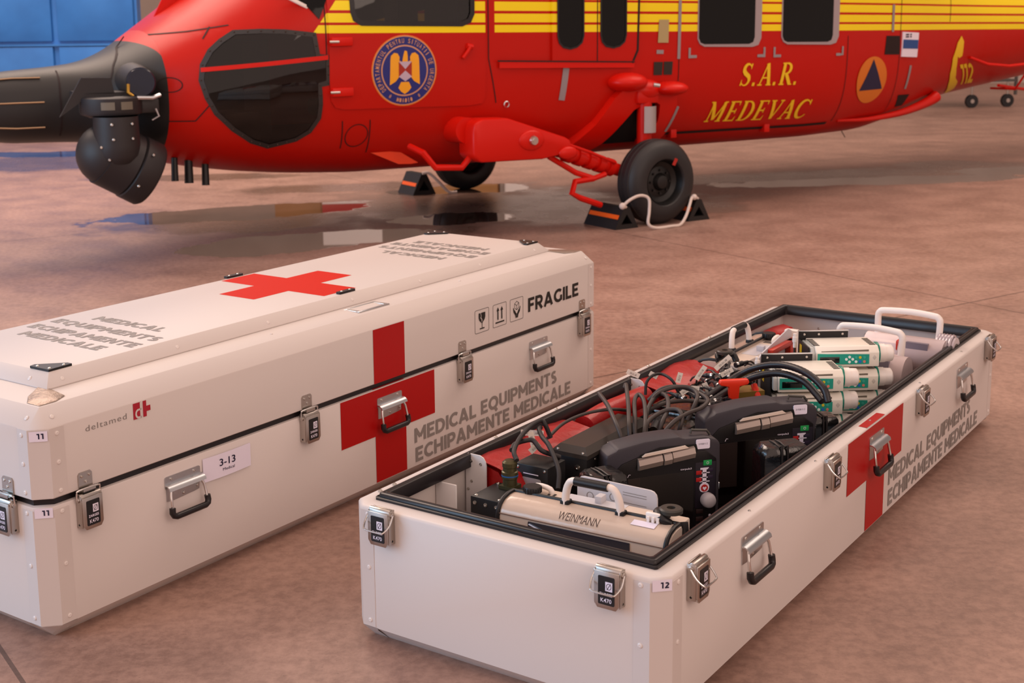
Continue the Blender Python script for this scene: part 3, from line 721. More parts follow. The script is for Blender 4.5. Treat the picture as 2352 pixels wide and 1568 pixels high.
def striped():
    m = bpy.data.materials.new('red_paint_yellow_stripes'); m.use_nodes = True; nt = m.node_tree; N = nt.nodes; L = nt.links; b = N['Principled BSDF']
    tc = N.new('ShaderNodeTexCoord'); s = N.new('ShaderNodeSeparateXYZ'); L.new(tc.outputs['Object'], s.inputs[0])
    def M(op, a, c=None, clamp=False):
        n = N.new('ShaderNodeMath'); n.operation = op; n.use_clamp = clamp
        for i, q in enumerate((a, c)):
            if q is None: continue
            if isinstance(q, (int, float)): n.inputs[i].default_value = q
            else: L.new(q, n.inputs[i])
        return n.outputs[0]
    x, z = s.outputs[0], s.outputs[2]
    zz = M('ADD', z, M('MULTIPLY', M('ADD', x, 2.1), .011))
    tot = None
    for a, c in ((1.493, 1.546), (1.564, 1.626), (1.646, 1.711), (1.728, 1.79), (1.85, 1.95)):
        q = M('MULTIPLY', M('GREATER_THAN', zz, a), M('LESS_THAN', zz, c)); tot = q if tot is None else M('ADD', tot, q)
    front = M('GREATER_THAN', x, M('ADD', -2.72, M('MULTIPLY', M('SUBTRACT', z, 1.48), .75)))
    gap = M('SUBTRACT', 1.0, M('MULTIPLY', M('GREATER_THAN', x, -1.425), M('LESS_THAN', x, -1.345)))
    tot = M('MULTIPLY', M('MULTIPLY', tot, front), gap, True)
    mx = N.new('ShaderNodeMix'); mx.data_type = 'RGBA'; L.new(tot, mx.inputs[0]); mx.inputs[6].default_value = (.46, .006, .0015, 1); mx.inputs[7].default_value = (.86, .66, .012, 1)
    L.new(mx.outputs[2], b.inputs['Base Color']); b.inputs['Roughness'].default_value = .34; b.inputs['Specular IOR Level'].default_value = .2
    n = N.new('ShaderNodeTexNoise'); n.inputs['Scale'].default_value = 3; L.new(tc.outputs['Object'], n.inputs['Vector'])
    bp = N.new('ShaderNodeBump'); bp.inputs['Strength'].default_value = .25; bp.inputs['Distance'].default_value = .02; L.new(n.outputs['Fac'], bp.inputs['Height']); L.new(bp.outputs['Normal'], b.inputs['Normal'])
    return m
RED = striped()
REDP = mat('red_paint', (.58, .007, .002, 1), .34, spec=.28)
NOSE = mat('black_nose_paint', '#1c1a1a', .48, bump=(60, .15, .002))
TUR = mat('turret_black', '#232022', .5, bump=(200, .1, .001))
GLASSD = mat('smoked_glass', '#050505', .05, spec=.2)
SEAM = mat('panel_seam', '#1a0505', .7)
YEL = mat('yellow_decal', (.80, .52, .01, 1), .4)
GREYD = mat('grey_decal', '#8d8488', .5)
def glass():
    m = bpy.data.materials.new('tinted_window_glass'); m.use_nodes = True; nt = m.node_tree; N = nt.nodes; L = nt.links
    N.remove(N['Principled BSDF']); o = N['Material Output']; t = N.new('ShaderNodeBsdfTransparent'); t.inputs[0].default_value = (.30, .27, .26, 1)
    g = N.new('ShaderNodeBsdfGlossy'); g.inputs['Roughness'].default_value = .03; g.inputs[0].default_value = (.9, .9, .9, 1)
    f = N.new('ShaderNodeFresnel'); f.inputs[0].default_value = 1.48; x = N.new('ShaderNodeMixShader')
    L.new(f.outputs[0], x.inputs[0]); L.new(t.outputs[0], x.inputs[1]); L.new(g.outputs[0], x.inputs[2]); L.new(x.outputs[0], o.inputs[0]); return m
GLASS = glass()
heli = thing('helicopter', 'red rescue helicopter with yellow stripes parked behind the two white cases', 'helicopter', HORG, HYAW)
CHIN = [(-3.182, 1.511), (-3.03, 1.517), (-2.882, 1.512), (-2.70, 1.489), (-2.678, 1.342), (-2.612, 1.338), (-2.613, 1.166), (-2.671, 1.153), (-2.663, 1.019), (-2.668, .928), (-2.719, .837), (-2.801, .782), (-2.972, .740), (-3.088, .781), (-3.221, .871), (-3.33, .98), (-3.383, 1.083), (-3.412, 1.199), (-3.394, 1.299), (-3.338, 1.39), (-3.266, 1.455)]
DOORW = [(-2.43, 2.0), (-2.43, 1.64), (-2.415, 1.59), (-2.37, 1.562), (-1.62, 1.548), (-1.56, 1.57), (-1.535, 1.62), (-1.53, 2.0)]
# fuselage shell, with the openings left by its glazing
bm = bmesh.new(); us = []; u = -3.6
while u < 9.0: us.append(u); u += .05 if u < -1.2 else (.12 if u < 5 else .4)
us.append(9.0); NS = 72; prev = None
def ring_pts(u):
    a, b0, t0, n = prof(u); zc = (b0+t0)/2; b = (t0-b0)/2; out = []
    for i in range(NS):
        t = 2*PI*(i+.5)/NS; c, s = math.cos(t), math.sin(t)
        out.append((u, 1.35-a*math.copysign(abs(c)**(2/n), c), zc+b*math.copysign(abs(s)**(2/n), s)))
    return out
for u in us:
    ring = [bm.verts.new(p) for p in ring_pts(u)]
    if prev:
        for i in range(NS): bm.faces.new((prev[i], prev[(i+1) % NS], ring[(i+1) % NS], ring[i]))
    prev = ring
bm.faces.new(prev)
for pg in (CHIN, DOORW):
    cut_edges(bm, pg, lambda f: f.calc_center_median().y < 1.0)
    bmesh.ops.delete(bm, geom=[f for f in bm.faces if f.calc_center_median().y < 1.0 and inpoly((f.calc_center_median().x, f.calc_center_median().z), pg)], context='FACES')
bmesh.ops.recalc_face_normals(bm, faces=bm.faces)
me = bpy.data.meshes.new('fuselage'); bm.to_mesh(me); bm.free(); me.materials.append(RED)
for p in me.polygons: p.use_smooth = True
fus = bpy.data.objects.new('fuselage', me); COL.objects.link(fus); fus.parent = heli
# cockpit behind the glazing
ck = MB(); ck.box(-3.2, -1.5, .75, 1.95, .74, .76); ck.box(-1.52, -1.50, .45, 2.25, .74, 2.2); ck.box(-2.95, -2.75, 1.0, 1.7, .76, 1.45); ck.box(-3.15, -2.9, .85, 1.2, .76, .95)
ck.build('cockpit_interior', mat('dark_interior', '#40362f', .8), heli)
se = MB(); se.box(-2.45, -1.95, .55, 1.05, .9, 1.02, b=.03); se.box(-2.05, -1.92, .55, 1.05, 1.0, 1.85, b=.03); se.build('pilot_seat', mat('seat_fabric', '#3a3630', .8), heli)
# black nose and radome
nb = MB(); rr = []
u = -4.95
while u < -3.6001: rr.append(ring_pts(u)); u += .03
rr.append(ring_pts(-3.6)); nb.rings(rr, 0, smooth=True)
def nose_mat():
    m = NOSE.copy(); m.name = 'black_and_red_nose'; nt = m.node_tree; N = nt.nodes; L = nt.links; b = N['Principled BSDF']; tc = N.new('ShaderNodeTexCoord'); s = N.new('ShaderNodeSeparateXYZ'); L.new(tc.outputs['Object'], s.inputs[0])
    def M(op, a, c):
        n = N.new('ShaderNodeMath'); n.operation = op
        for i, q in enumerate((a, c)):
            if isinstance(q, (int, float)): n.inputs[i].default_value = q
            else: L.new(q, n.inputs[i])
        return n.outputs[0]
    a = M('MULTIPLY', M('MAXIMUM', M('SUBTRACT', s.outputs[2], 1.33), 0), 7.2); b2 = M('MULTIPLY', M('ADD', s.outputs[0], 3.78), 5.4)
    k = M('GREATER_THAN', M('ADD', M('POWER', a, 2), M('POWER', M('MAXIMUM', b2, 0), 2)), 1.0)
    mx = N.new('ShaderNodeMix'); mx.data_type = 'RGBA'; L.new(k, mx.inputs[0]); mx.inputs[6].default_value = col('#1c1a1a'); mx.inputs[7].default_value = (.46, .006, .0015, 1); L.new(mx.outputs[2], b.inputs['Base Color']); return m
nose = nb.build('nose_cone', nose_mat(), heli)
st = MB()
for z0, z1 in ((1.20, 1.225), (1.068, 1.07), (.93, .905)):
    pts = [skin(-4.86+i*.06, z0+(z1-z0)*min(1, i/6), .006) for i in range(10)]; st = MB(); st.tube(pts, .006, 6); st.build('lightning_strip', mat('strip_bronze', '#a08468', .35, .8), nose)
sr = MB(); seam(sr, [(-4.20, 1.27), (-4.215, 1.1), (-4.215, .84)], .012); seam(sr, [(-3.72, 1.49), (-3.86, 1.30), (-3.93, 1.14)], .008); sr.build('nose_seam', SEAM, nose)
# glazing
def gpatch(name, pg, **k): return patch(name, pg, GLASS, heli, off=.002, **k)
cw = gpatch('chin_window', CHIN)
fr = MB(); stroke(fr, lambda a, b: skin(a, b, .006), line_pts(CHIN, closed=True), .03, 0, True); fr.build('window_frame', mat('window_frame_dark', '#2a2523', .45), cw)
patch('window_bar', [(-3.408, 1.253), (-2.612, 1.322), (-2.611, 1.352), (-3.406, 1.281)], REDP, cw, off=.012, wall=.0)
rv = MB()
for i, (a, b) in enumerate(line_pts(CHIN, .055, True)): rivet(rv, skin(a, b, .008), (0, -1, 0), .006, 0, .003)
rv.build('frame_rivets', mat('dark_rivet', '#4a403c', .3, 1), cw); 
door = patch('cockpit_door', [(-2.598, 1.9), (-2.605, 1.166), (-2.592, 1.04), (-2.56, .995), (-2.50, .982), (-1.56, .972), (-1.45, .985), (-1.43, 1.03), (-1.43, 1.9)], RED, heli, off=.012, wall=0.0, holes=[DOORW])
dw = patch('door_window', DOORW, GLASS, door, off=.006)
wf = MB(); stroke(wf, lambda a, b: skin(a, b, .016), line_pts(DOORW[:-1]+[DOORW[-1]]), .035, 0); wf.build('window_frame', BLACKP, dw)
for z in (1.44, 1.10):
    hg = MB(); p = skin(-2.54, z, .03); hg.box(-2.60, -2.44, p.y-.01, p.y+.05, z-.03, z+.03, b=.01); hg.cyl((-2.62, p.y-.01, z), (-2.55, p.y-.01, z), .010, mi=1); hg.build('door_hinge', [REDP, CHROME], door)
dh = MB(); dh.tube([skin(-1.62, 1.31, .03), skin(-1.585, 1.355, .035), skin(-1.56, 1.39, .03)], .014, 8); dh.tube([skin(-1.585, 1.395, .02), skin(-1.54, 1.385, .02)], .02, 8); dh.build('door_handle', REDP, door)
# sliding gunner windows section
gd = patch('cabin_window_panel', [(-.86, 1.9), (-.86, 1.27), (-.10, 1.245), (-.075, 1.29), (-.06, 1.9)], RED, heli, off=.02, wall=0.0)
rl = MB(); seam(rl, [(-1.32, 1.255), (-.10, 1.225)], .05, .022); rl.build('door_rail', REDP, heli)
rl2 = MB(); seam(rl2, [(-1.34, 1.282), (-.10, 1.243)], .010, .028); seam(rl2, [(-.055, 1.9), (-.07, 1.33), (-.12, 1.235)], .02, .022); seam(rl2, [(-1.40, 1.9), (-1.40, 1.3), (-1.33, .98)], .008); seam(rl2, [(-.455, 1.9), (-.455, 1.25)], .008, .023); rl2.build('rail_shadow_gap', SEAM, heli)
for pts in ([(-.814, 1.9), (-.814, 1.45), (-.80, 1.40), (-.765, 1.368), (-.704, 1.355), (-.645, 1.368), (-.60, 1.40), (-.584, 1.45), (-.584, 1.9)], [(-.424, 1.9), (-.424, 1.45), (-.41, 1.40), (-.375, 1.368), (-.305, 1.355), (-.245, 1.368), (-.20, 1.40), (-.185, 1.45), (-.185, 1.9)]):
    g = patch('gunner_window', pts, GLASSD, heli, off=.022); f = MB(); stroke(f, lambda a, b: skin(a, b, .026), line_pts(pts), .014, 0); f.build('window_frame', BLACKP, g)
# large cabin windows with grey frames
for x0, x1 in ((.555, 1.15), (1.462, 2.045)):
    pg = [(x0, 1.9), (x0, 1.41), (x0+.02, 1.375), (x0+.06, 1.362), (x1-.06, 1.355), (x1-.015, 1.37), (x1, 1.41), (x1, 1.9)]
    fo = [(x0-.008, 1.9), (x0-.008, 1.40), (x0+.015, 1.362), (x0+.06, 1.342), (x1-.02, 1.330), (x1+.045, 1.345), (x1+.075, 1.40), (x1+.075, 1.9)]
    g = patch('cabin_window', pg, GLASSD, heli, off=.010); patch('window_frame', fo, mat('grey_frame', '#9b8f92', .45), g, off=.008, wall=0, holes=[pg])
ws = patch('windshield', [(-3.04, 1.745), (-2.95, 1.75), (-2.86, 1.735), (-2.74, 1.69), (-2.66, 1.59), (-2.60, 1.72), (-2.50, 1.95), (-2.95, 1.86)], GLASSD, heli, off=.006)
wp = MB(); wp.box(-.12, .12, -.012, .012, -.012, .012, b=.004, M=Matrix.Translation(skin(-2.79, 1.70, .03)) @ Matrix.Rotation(.45, 4, 'Y')); wp.build('wiper', WHITEP, heli)
# panel seams, louvres, holes
for pts in ([(-2.62, 1.9), (-2.62, 1.15)], [(-3.6, .93), (-3.45, .93), (-3.36, 1.05)], [(-3.6, 1.50), (-3.42, 1.52), (-3.2, 1.56)], [(-3.36, 1.47), (-3.30, 1.55)], [(.36, 1.25), (.36, 1.08)], [(.36, .655), (1.9, .64), (2.2, .645)], [(2.25, 1.4), (2.25, .66)], [(3.05, 1.9), (3.05, .70)], [(4.05, 1.9), (4.02, 1.5)], [(-2.5, .9), (-2.47, .70)], [(-2.3, .9), (-2.27, .66)]):
    q = MB(); seam(q, pts, .022 if pts[0] == (.36, .655) else .007); q.build('panel_line', SEAM, fus)
for pg in ([(2.823, 1.39), (3.037, 1.386), (3.048, 1.22), (2.805, 1.226)], [(3.169, .847), (3.426, .841), (3.40, .735), (3.234, .731)]): patch('vent_opening', pg, mat('vent_dark', '#1d0404', .8), heli, off=.003)
gr = MB()
for x0 in (.105, .205): patch('louvre', [(x0, 1.236), (x0+.09, 1.234), (x0+.085, 1.132), (x0, 1.134)], mat('louvre_dark', '#26201a', .6), heli, off=.006)
# grey marks
for pts, w in (([(.362, 1.708), (.355, 1.253)], .03), ([(2.916, 1.664), (2.916, 1.423)], .035), ([(3.282, 1.114), (3.268, .90)], .04), ([(-.725, 1.215), (-.755, .975)], .055), ([(.2, 1.31), (.13, 1.313)], .03), ([(.335, .90), (.28, .72)], .025)):
    q = MB(); seam(q, pts, w, .07 if pts[0] == (.335, .90) else .005); q.build('grey_marking', GREYD, heli)
for (a, b), (c, d) in (((.465, 1.336), (.54, 1.267)), ((1.267, 1.325), (1.19, 1.256)), ((1.38, 1.323), (1.455, 1.25)), ((2.18, 1.313), (2.10, 1.245))):
    q = MB(); seam(q, [(a, b), (a, d), (c, d)], .022, .005); q.build('grey_marking', GREYD, heli)
patch('data_placard', [(.152, 1.559), (.25, 1.558), (.246, 1.381), (.141, 1.383)], mat('placard_cream', '#a8976a', .5), heli, off=.006)
sg = patch('info_sign', [(3.084, 1.42), (3.382, 1.408), (3.374, 1.186), (3.080, 1.199)], PAPER, heli, off=.01, wall=0)
patch('sign_band', [(3.09, 1.352), (3.375, 1.342), (3.372, 1.262), (3.088, 1.272)], mat('sign_blue', '#1c4a8c', .4), sg, off=.012)
tx = MB()
for z in (1.395, 1.375): seam(tx, [(3.13, z), (3.19, z)], .012, .013); seam(tx, [(3.21, z), (3.24, z)], .012, .013)
tx.build('sign_text', NAVYT, sg)
# round emblem on the cockpit door
EC = (-2.064, 1.235)
def ell(r, n=48, a0=0, a1=360): return [(EC[0]+r*math.cos(math.radians(a0+(a1-a0)*i/n)), EC[1]+r*math.sin(math.radians(a0+(a1-a0)*i/n))) for i in range(n)]
em = patch('door_emblem', ell(.245), mat('emblem_orange', (.75, .18, .01, 1), .4), door, off=.014)
patch('emblem_ring', ell(.238), mat('emblem_cream', '#c8906c', .4), em, off=.015)
patch('emblem_field', ell(.232), mat('emblem_blue', '#1c2470', .4), em, off=.016)
patch('emblem_ring', ell(.176), mat('emblem_cream', '#c8906c', .4), em, off=.017)
patch('emblem_field', ell(.166), mat('emblem_blue', '#1c2470', .4), em, off=.018)
eg = mat('emblem_gold', '#e8a01c', .4); e = lambda pts: [(EC[0]+a*.245, EC[1]+b*.245) for a, b in pts]
for pg in ([(-.44, .30), (-.42, .42), (-.32, .50), (-.22, .48), (-.16, .38), (-.17, .28), (-.08, .24), (0, .24), (0, -.30), (-.12, -.10), (-.28, -.30), (-.46, -.40)], [(.44, .30), (.42, .42), (.32, .50), (.22, .48), (.16, .38), (.17, .28), (.08, .24), (0, .24), (0, -.30), (.12, -.10), (.28, -.30), (.46, -.40)][::-1], [(-.08, .24), (-.04, .44), (.0, .56), (.07, .54), (.09, .40), (.09, .24)], [(-.12, -.32), (-.20, -.48), (-.12, -.58), (0, -.66), (.12, -.58), (.20, -.48), (.12, -.32)]): patch('eagle', e(pg), eg, em, off=.0195)
patch('shield', e([(-.19, .25), (.21, .25), (.21, -.17), (.01, -.30), (-.19, -.17)]), mat('shield_red', '#9c2412', .4), em, off=.0205)
for pg in ([(-.19, .25), (.21, .25), (.01, .04)], [(-.19, -.17), (.01, .0), (.21, -.17), (.01, -.30)]): patch('shield_quarter', e(pg), mat('shield_pale', '#b8a4b4', .4), em, off=.0215)
ml = MB()
def ring_text(s, a0, a1, r, h, flip=False):
    for i, ch in enumerate(s):
        if ch == ' ': continue
        a = math.radians(a0+(a1-a0)*i/max(1, len(s)-1)); vs, fs, asp = glyphs(ch, .01); w = min(.016, asp*h)
        t = (math.sin(a), -math.cos(a)) if not flip else (-math.sin(a), math.cos(a)); up = (math.cos(a), math.sin(a)) if not flip else (-math.cos(a), -math.sin(a))
        ml.add([skin(EC[0]+(r+(-h/2+q*h)*(1 if not flip else -1))*math.cos(a)+t[0]*(p-.5)*w, EC[1]+(r+(-h/2+q*h)*(1 if not flip else -1))*math.sin(a)+t[1]*(p-.5)*w, .0205) for p, q in vs], fs)
ring_text('DEPARTAMENTUL PENTRU SITUATII DE URGENTA', 220, -40, .205, .032)
ring_text('*  M.A.I.  *', 238, 302, .205, .030, True)
ml.build('emblem_lettering', mat('emblem_cream', '#c8906c', .4), em)
# yellow lettering
lt = MB()
serif_write(lt, 'S.A.R.', lambda a, b: skin(1.0+a, 1.015+b-a*.015, .006), .66, .185); lt.build('rescue_lettering', YEL, heli)
lt = MB(); serif_write(lt, 'MEDEVAC', lambda a, b: skin(.70+a, .735+b-a*.022, .006), 1.15, .165); lt.build('rescue_lettering', YEL, heli)
# blue triangle on an orange disc
c0 = (2.645, 1.008); disc = [(c0[0]+.225*math.cos(2*PI*i/40), c0[1]+.205*math.sin(2*PI*i/40)) for i in range(40)]
cd = patch('civil_protection_disc', disc, mat('disc_orange', (.62, .16, .01, 1), .4), heli, off=.006)
patch('triangle', [(2.64, 1.19), (2.475, .918), (2.825, .923)], mat('triangle_blue', '#14143c', .4), cd, off=.008)
# telephone handset and number
patch('phone_marking', [(4.252, 1.364), (4.31, 1.309), (4.319, 1.17), (4.27, 1.15), (4.23, 1.165), (4.27, 1.05), (4.35, .955), (4.46, .915), (4.56, .835), (4.533, .794), (4.42, .80), (4.28, .89), (4.18, 1.0), (4.14, 1.15), (4.19, 1.30)], YEL, heli, off=.006, step=.03)
nm = MB(); serif = lambda a, b: skin(4.58+a, .875+b+a*.06, .006)
pen_write(nm, '112', (0, 0, 0), (1, 0, 0), (0, 0, 1), .235, .225, .2, surf=serif, shear=-1.15); nm.build('emergency_number', YEL, heli)
# tail handrail, low fairing, small fittings
rb = MB(); p = lambda u, z, o: skin(u, z, o)
rb.tube([p(4.48, 1.15, .01), p(4.7, 1.11, .10), p(5.0, 1.11, .16), p(5.35, 1.14, .2)], .016, 8); rb.tube([p(5.35, 1.14, .2), p(5.36, .95, .2), p(5.36, .80, .12)], .012, 8); rb.tube([p(5.2, .92, .1), p(5.6, .80, .22), p(6.1, .74, .25)], .016, 8); rb.build('tail_handrail', REDP, heli)
fa = MB(); fa.tube([p(2.35, .655, .0), p(2.8, .665, .03), p(3.3, .70, .05), p(3.7, .745, .06), p(3.95, .79, .06), p(4.05, .82, .05)], lambda t: .012+.05*min(t, .95), 10, res=3); fa.build('belly_fairing', REDP, heli)
for u0, z0 in ((1.47, .655), (.44, .665)):
    q = MB(); y = skin(u0, z0).y; q.box(u0-.03, u0+.03, y-.02, y+.05, z0-.05, z0+.02, b=.006); q.build('belly_bracket', REDP, heli)
fn = MB(); fn.rings([[(-2.20, .52, .60), (-2.20, .54, .60), (-1.88, .54, .60), (-1.88, .52, .60)], [(-2.12, .42, .635), (-2.12, .44, .63), (-1.95, .44, .63), (-1.95, .42, .635)]]); 
fn = MB(); fn.prism([(-2.24, .655), (-2.02, .655), (-1.86, .56), (-1.92, .555), (-2.02, .56)], .43, .445, 'y'); fn.build('blade_antenna', mat('orange_red', (.75, .05, .01, 1), .35), heli)
for pg, y in (([(-3.50, 1.55), (-3.28, 1.62), (-3.22, 1.92), (-3.30, 1.92)], 1.35), ([(-3.20, 1.60), (-3.03, 1.66), (-2.98, 1.90), (-3.04, 1.90)], .78)):
    b_ = MB(); b_.prism(pg, y-.008, y+.008, 'y'); b_.build('blade_antenna', REDP, heli)
wh = MB(); wh.tube([(3.05, 1.0, .53), (3.12, .98, .42)], .004, 6); wh.build('whip_antenna', BLACKP, heli)
stp = MB(); stp.tube([(-2.02, .26, .70), (-1.99, .12, .663), (-1.906, .1, .556), (-1.69, .1, .541), (-1.57, .1, .66), (-1.55, .16, .70)], .024, 8); stp.build('boarding_step', REDP, heli)
tow = MB(); tow.lathe([(.02, 0), (.026, .004), (.02, .008)], skin(-1.24, .965, .004), (0, -1, 0), 12); tow.build('drain_ring', ALU, heli)
for x_, z_, a_, b_ in ((-3.59, 1.172, .07, .048), (-2.38, .79, .08, .08)):
    q = MB(); stroke(q, lambda a, b: skin(x_+a, z_+b, .003), [(a_*math.cos(i*PI/12), b_*math.sin(i*PI/12)) for i in range(24)], .006, 0, True); q.build('access_cover', SEAM, fus)
# ---- undercarriage
def wheel(u0, v0, s):
    w = bpy.data.objects.new('main_wheel', None); COL.objects.link(w); w.parent = heli; w.location = (u0, v0, 0)
    t = MB(); R, hw = .328, .125
    t.lathe([(.17, -hw+.02), (.185, -hw), (.20, -hw-.002), (.24, -hw-.004), (.285, -hw+.012), (.305, -hw+.035), (.318, -hw+.055), (.314, -hw+.06), (.324, -hw+.066), (R, -.03), (R-.006, -.026), (R, -.022), (R, .022), (R-.006, .026), (R, .03), (.324, hw-.066), (.314, hw-.06), (.318, hw-.055), (.305, hw-.035), (.285, hw-.012), (.24, hw+.004), (.2, hw), (.17, hw-.02)], (0, 0, R), (0, 1, 0), 56)
    t.build('tyre', mat('tyre_rubber', '#211f20', .5), w)
    r = MB(); sd = -1
    r.lathe([(.172, -.115), (.165, -.10), (.155, -.06), (.12, -.04), (.07, -.05), (.05, -.085), (.03, -.09), (.0001, -.09)], (0, 0, R), (0, 1, 0), 32)
    r.lathe([(.172, .115), (.165, .10), (.14, .03), (.0001, .02)], (0, 0, R), (0, 1, 0), 32)
    for k in range(8): a = k*PI/4; r.cyl((.09*math.cos(a), -.045, R+.09*math.sin(a)), (.09*math.cos(a), -.06, R+.09*math.sin(a)), .009, seg=8)
    rim = r.build('rim', mat('rim_black', '#0c0b0b', .45), w)
    m = MB(); m.add([(.055, -.1285, R+.135), (.085, -.1285, R+.125), (.12, -.127, R+.185), (.09, -.127, R+.195)], [(0, 1, 2, 3)]); m.build('creep_mark', mat('mark_red', '#a81c10', .5), w)
    return w
wheel(0, 0, 1); wheel(-.1, 2.7, -1)
db = bpy.data.objects.new('landing_gear', None); COL.objects.link(db); db.parent = heli
bx = MB(); oc = [(-1.645, .62), (-1.60, .585), (-1.57, .575), (-1.05, .566), (-.80, .60), (-.80, .69), (-.85, .717), (-1.35, .88), (-1.56, .885), (-1.63, .86), (-1.648, .80)]
bx.rings([[(a, -.0, b) for a, b in oc], [(a, .22, b) for a, b in oc]], 0); bx.build('drag_beam_fairing', REDP, db, bevel=.022)
sb = MB(); sb.cyl((-1.63, .12, .80), (-1.63, .62, .80), .092, .105, 28); sb.cyl((-1.55, .12, .82), (-1.60, .50, .82), .06, .08, 20); sb.build('pivot_stub', REDP, db)
pn = MB(); pn.sph((-1.157, -.002, .712), .10, 20, sc=(1.1, .25, .75)); pn.build('pin_housing', REDP, db)
pn = MB(); pn.sph((-.83, .0, .60), .07, 16, sc=(1.2, .4, .7)); pn.build('pin_housing', REDP, db)
pb = MB(); pb.cyl((-1.157, -.03, .712), (-1.157, -.045, .712), .036, .030, 16); pb.cyl((-1.157, -.04, .712), (-1.157, -.05, .712), .018, seg=12); pb.build('pin_bolt', CHROME, db)
tb = MB(); A, B_ = Vector((-.86, .10, .615)), Vector((-.03, .14, .345))
tb.cyl(A, B_, .052, .046, 20)
for t in (.12, .24, .36, .48, .60):
    c = A.lerp(B_, t); d = (B_-A).normalized(); tb.cyl(c-d*.028, c+d*.028, .068, seg=20)
tb.tube([(-.82, .02, .66), (-.6, .03, .585), (-.35, .05, .49)], .012, 8); tb.build('drag_tube', REDP, db)
sc_ = MB(); sc_.tube([(-.95, .08, .575), (-.72, .06, .44), (-.56, .05, .385), (-.45, .05, .41)], .022, 8); sc_.tube([(-.56, .05, .385), (-.74, .04, .375), (-.775, .03, .29), (-.70, .03, .25), (-.50, .04, .18)], .024, 8); sc_.build('torque_link', REDP, db)
sk_ = MB(); sk_.cyl((.01, .16, .40), (.01, .16, 1.02), .058, seg=24); sk_.box(-.10, .11, .10, .25, .92, 1.02, b=.02); sk_.cyl((.0, -.05, .328), (0, .25, .328), .045, seg=20); sk_.build('shock_strut', REDP, db)
lb = MB(); lb.add([(-.042+.116*i/6, .095-.022*math.sin(PI*i/6), z) for z in (.695, .90) for i in range(7)], [(i, i+1, 8+i, 7+i) for i in range(6)], 0, smooth=True); lb.build('strut_placard', mat('placard_grey', '#a49c9c', .5), db)
hm = MB()
hm.sph((-.17, .16, 1.09), .17, 24, sc=(1.0, .95, .44)); hm.sph((.22, .10, 1.03), .14, 24, sc=(1.0, 1.0, .40)); hm.sph((.03, .20, 1.02), .16, 20, sc=(1, .8, .55))
hm.build('strut_fairing', REDP, db)
for pg in ([(-.30, .985), (-.44, .80), (-.62, .64), (-.57, .60), (-.40, .59), (-.30, .66), (-.20, .78), (-.10, .89), (.0, .93), (-.02, 1.06), (-.2, 1.06)], [(.13, 1.04), (.10, .94), (.15, .92), (.165, .80), (.10, .62), (.13, .585), (.24, .585), (.30, .72), (.33, .86), (.31, 1.0)]): patch('fairing_leg', pg, REDP, db, off=.065, wall=0.0, step=.05)
patch('strut_well_shade', [(.07, .95), (.20, .93), (.22, .85), (.12, .60), (-.40, .60), (-.24, .78), (-.08, .92)], DARK, heli, off=.004)  # flat dark patch stands in for the shade inside the opening
cl = MB(); cl.tube([(.0, .04, 1.068), (.045, .02, 1.06)], .016, 8); cl.build('tie_down_ring', ALU, db)
# ---- sensor turret under the nose
tu = bpy.data.objects.new('sensor_turret', None); COL.objects.link(tu); tu.parent = heli; ty = .70
q = MB(); q.lathe([(.0001, 1.115), (.19, 1.115), (.203, 1.105), (.203, 1.02), (.196, 1.0), (.15, .985), (.145, .98)], (-3.99, ty, 0), (0, 0, 1), 36); q.box(-3.85, -3.70, ty-.10, ty+.05, 1.0, 1.09, b=.01); q.build('turret_collar', TUR, tu)
q = MB(); q.lathe([(.143, .99), (.148, .80), (.145, .74), (.12, .69), (.07, .665), (.0001, .66)], (-3.995, ty-.10, 0), (0, 0, 1), 32)
for a, b in ((-4.06, .945), (-3.93, .945), (-4.055, .85), (-3.93, .85)): rivet(q, (a, ty-.10-math.sqrt(max(.0001, .147**2-(a+3.995)**2)), b), (0, -1, 0), .011, 1, .008)
q.build('turret_neck', [TUR, SCREW], tu)
q = MB(); ax = Vector((.87, 0, -.49)).normalized(); c0 = Vector((-4.03, ty, .735))
q.sph(tuple(c0), .205, 32); q.cyl(c0-ax*.02, c0+ax*.16, .212, .215, 36); q.build('turret_ball', TUR, tu)
q = MB(); q.lathe([(.2, 0), (.222, .012), (.224, .13), (.21, .15), (.12, .152), (.0001, .152)], c0+ax*.165, ax, 36)
for d in (-.08, .06): rivet(q, c0+ax*.21+Vector((.49, 0, .87))*(.02)+Vector((.49, 0, .87))*d*1.6+Vector((0, -.2, 0)), (0, -1, 0), .011, 1, .008)
q.build('sensor_window_housing', [TUR, SCREW], tu)
q = MB()
for a, b in ((-4.12, .80), (-4.08, .72), (-3.83, .81), (-3.86, .70), (-3.93, .61)): rivet(q, (a, ty-math.sqrt(max(.0005, .213**2-(a-c0.x)**2-(b-c0.z)**2)), b), (a-c0.x, -.16, b-c0.z), .011, 0, .007)
q.build('turret_bolts', SCREW, tu)
q = MB(); q.prism([(-4.33, .995), (-4.18, 1.24), (-3.99, 1.235), (-3.97, 1.13), (-4.15, 1.13), (-4.20, 1.08)], ty-.03, ty-.01, 'y'); q.box(-4.16, -3.86, ty-.03, ty+.35, 1.10, 1.14); q.build('mount_bracket', TUR, tu)
q = MB()
for x0 in (-4.07, -3.95):
    k = .2035; a0 = math.asin((x0+3.99-.035)/k); a1 = math.asin((x0+3.99+.045)/k); n_ = 5
    q.add([(-3.99+k*math.sin(a0+(a1-a0)*i/n_), ty-k*math.cos(a0+(a1-a0)*i/n_)-.002, z) for z in (1.035, 1.085) for i in range(n_+1)], [(i, i+1, n_+2+i, n_+1+i) for i in range(n_)])
q.build('data_plate', mat('plate_olive', '#6a6458', .5), tu)
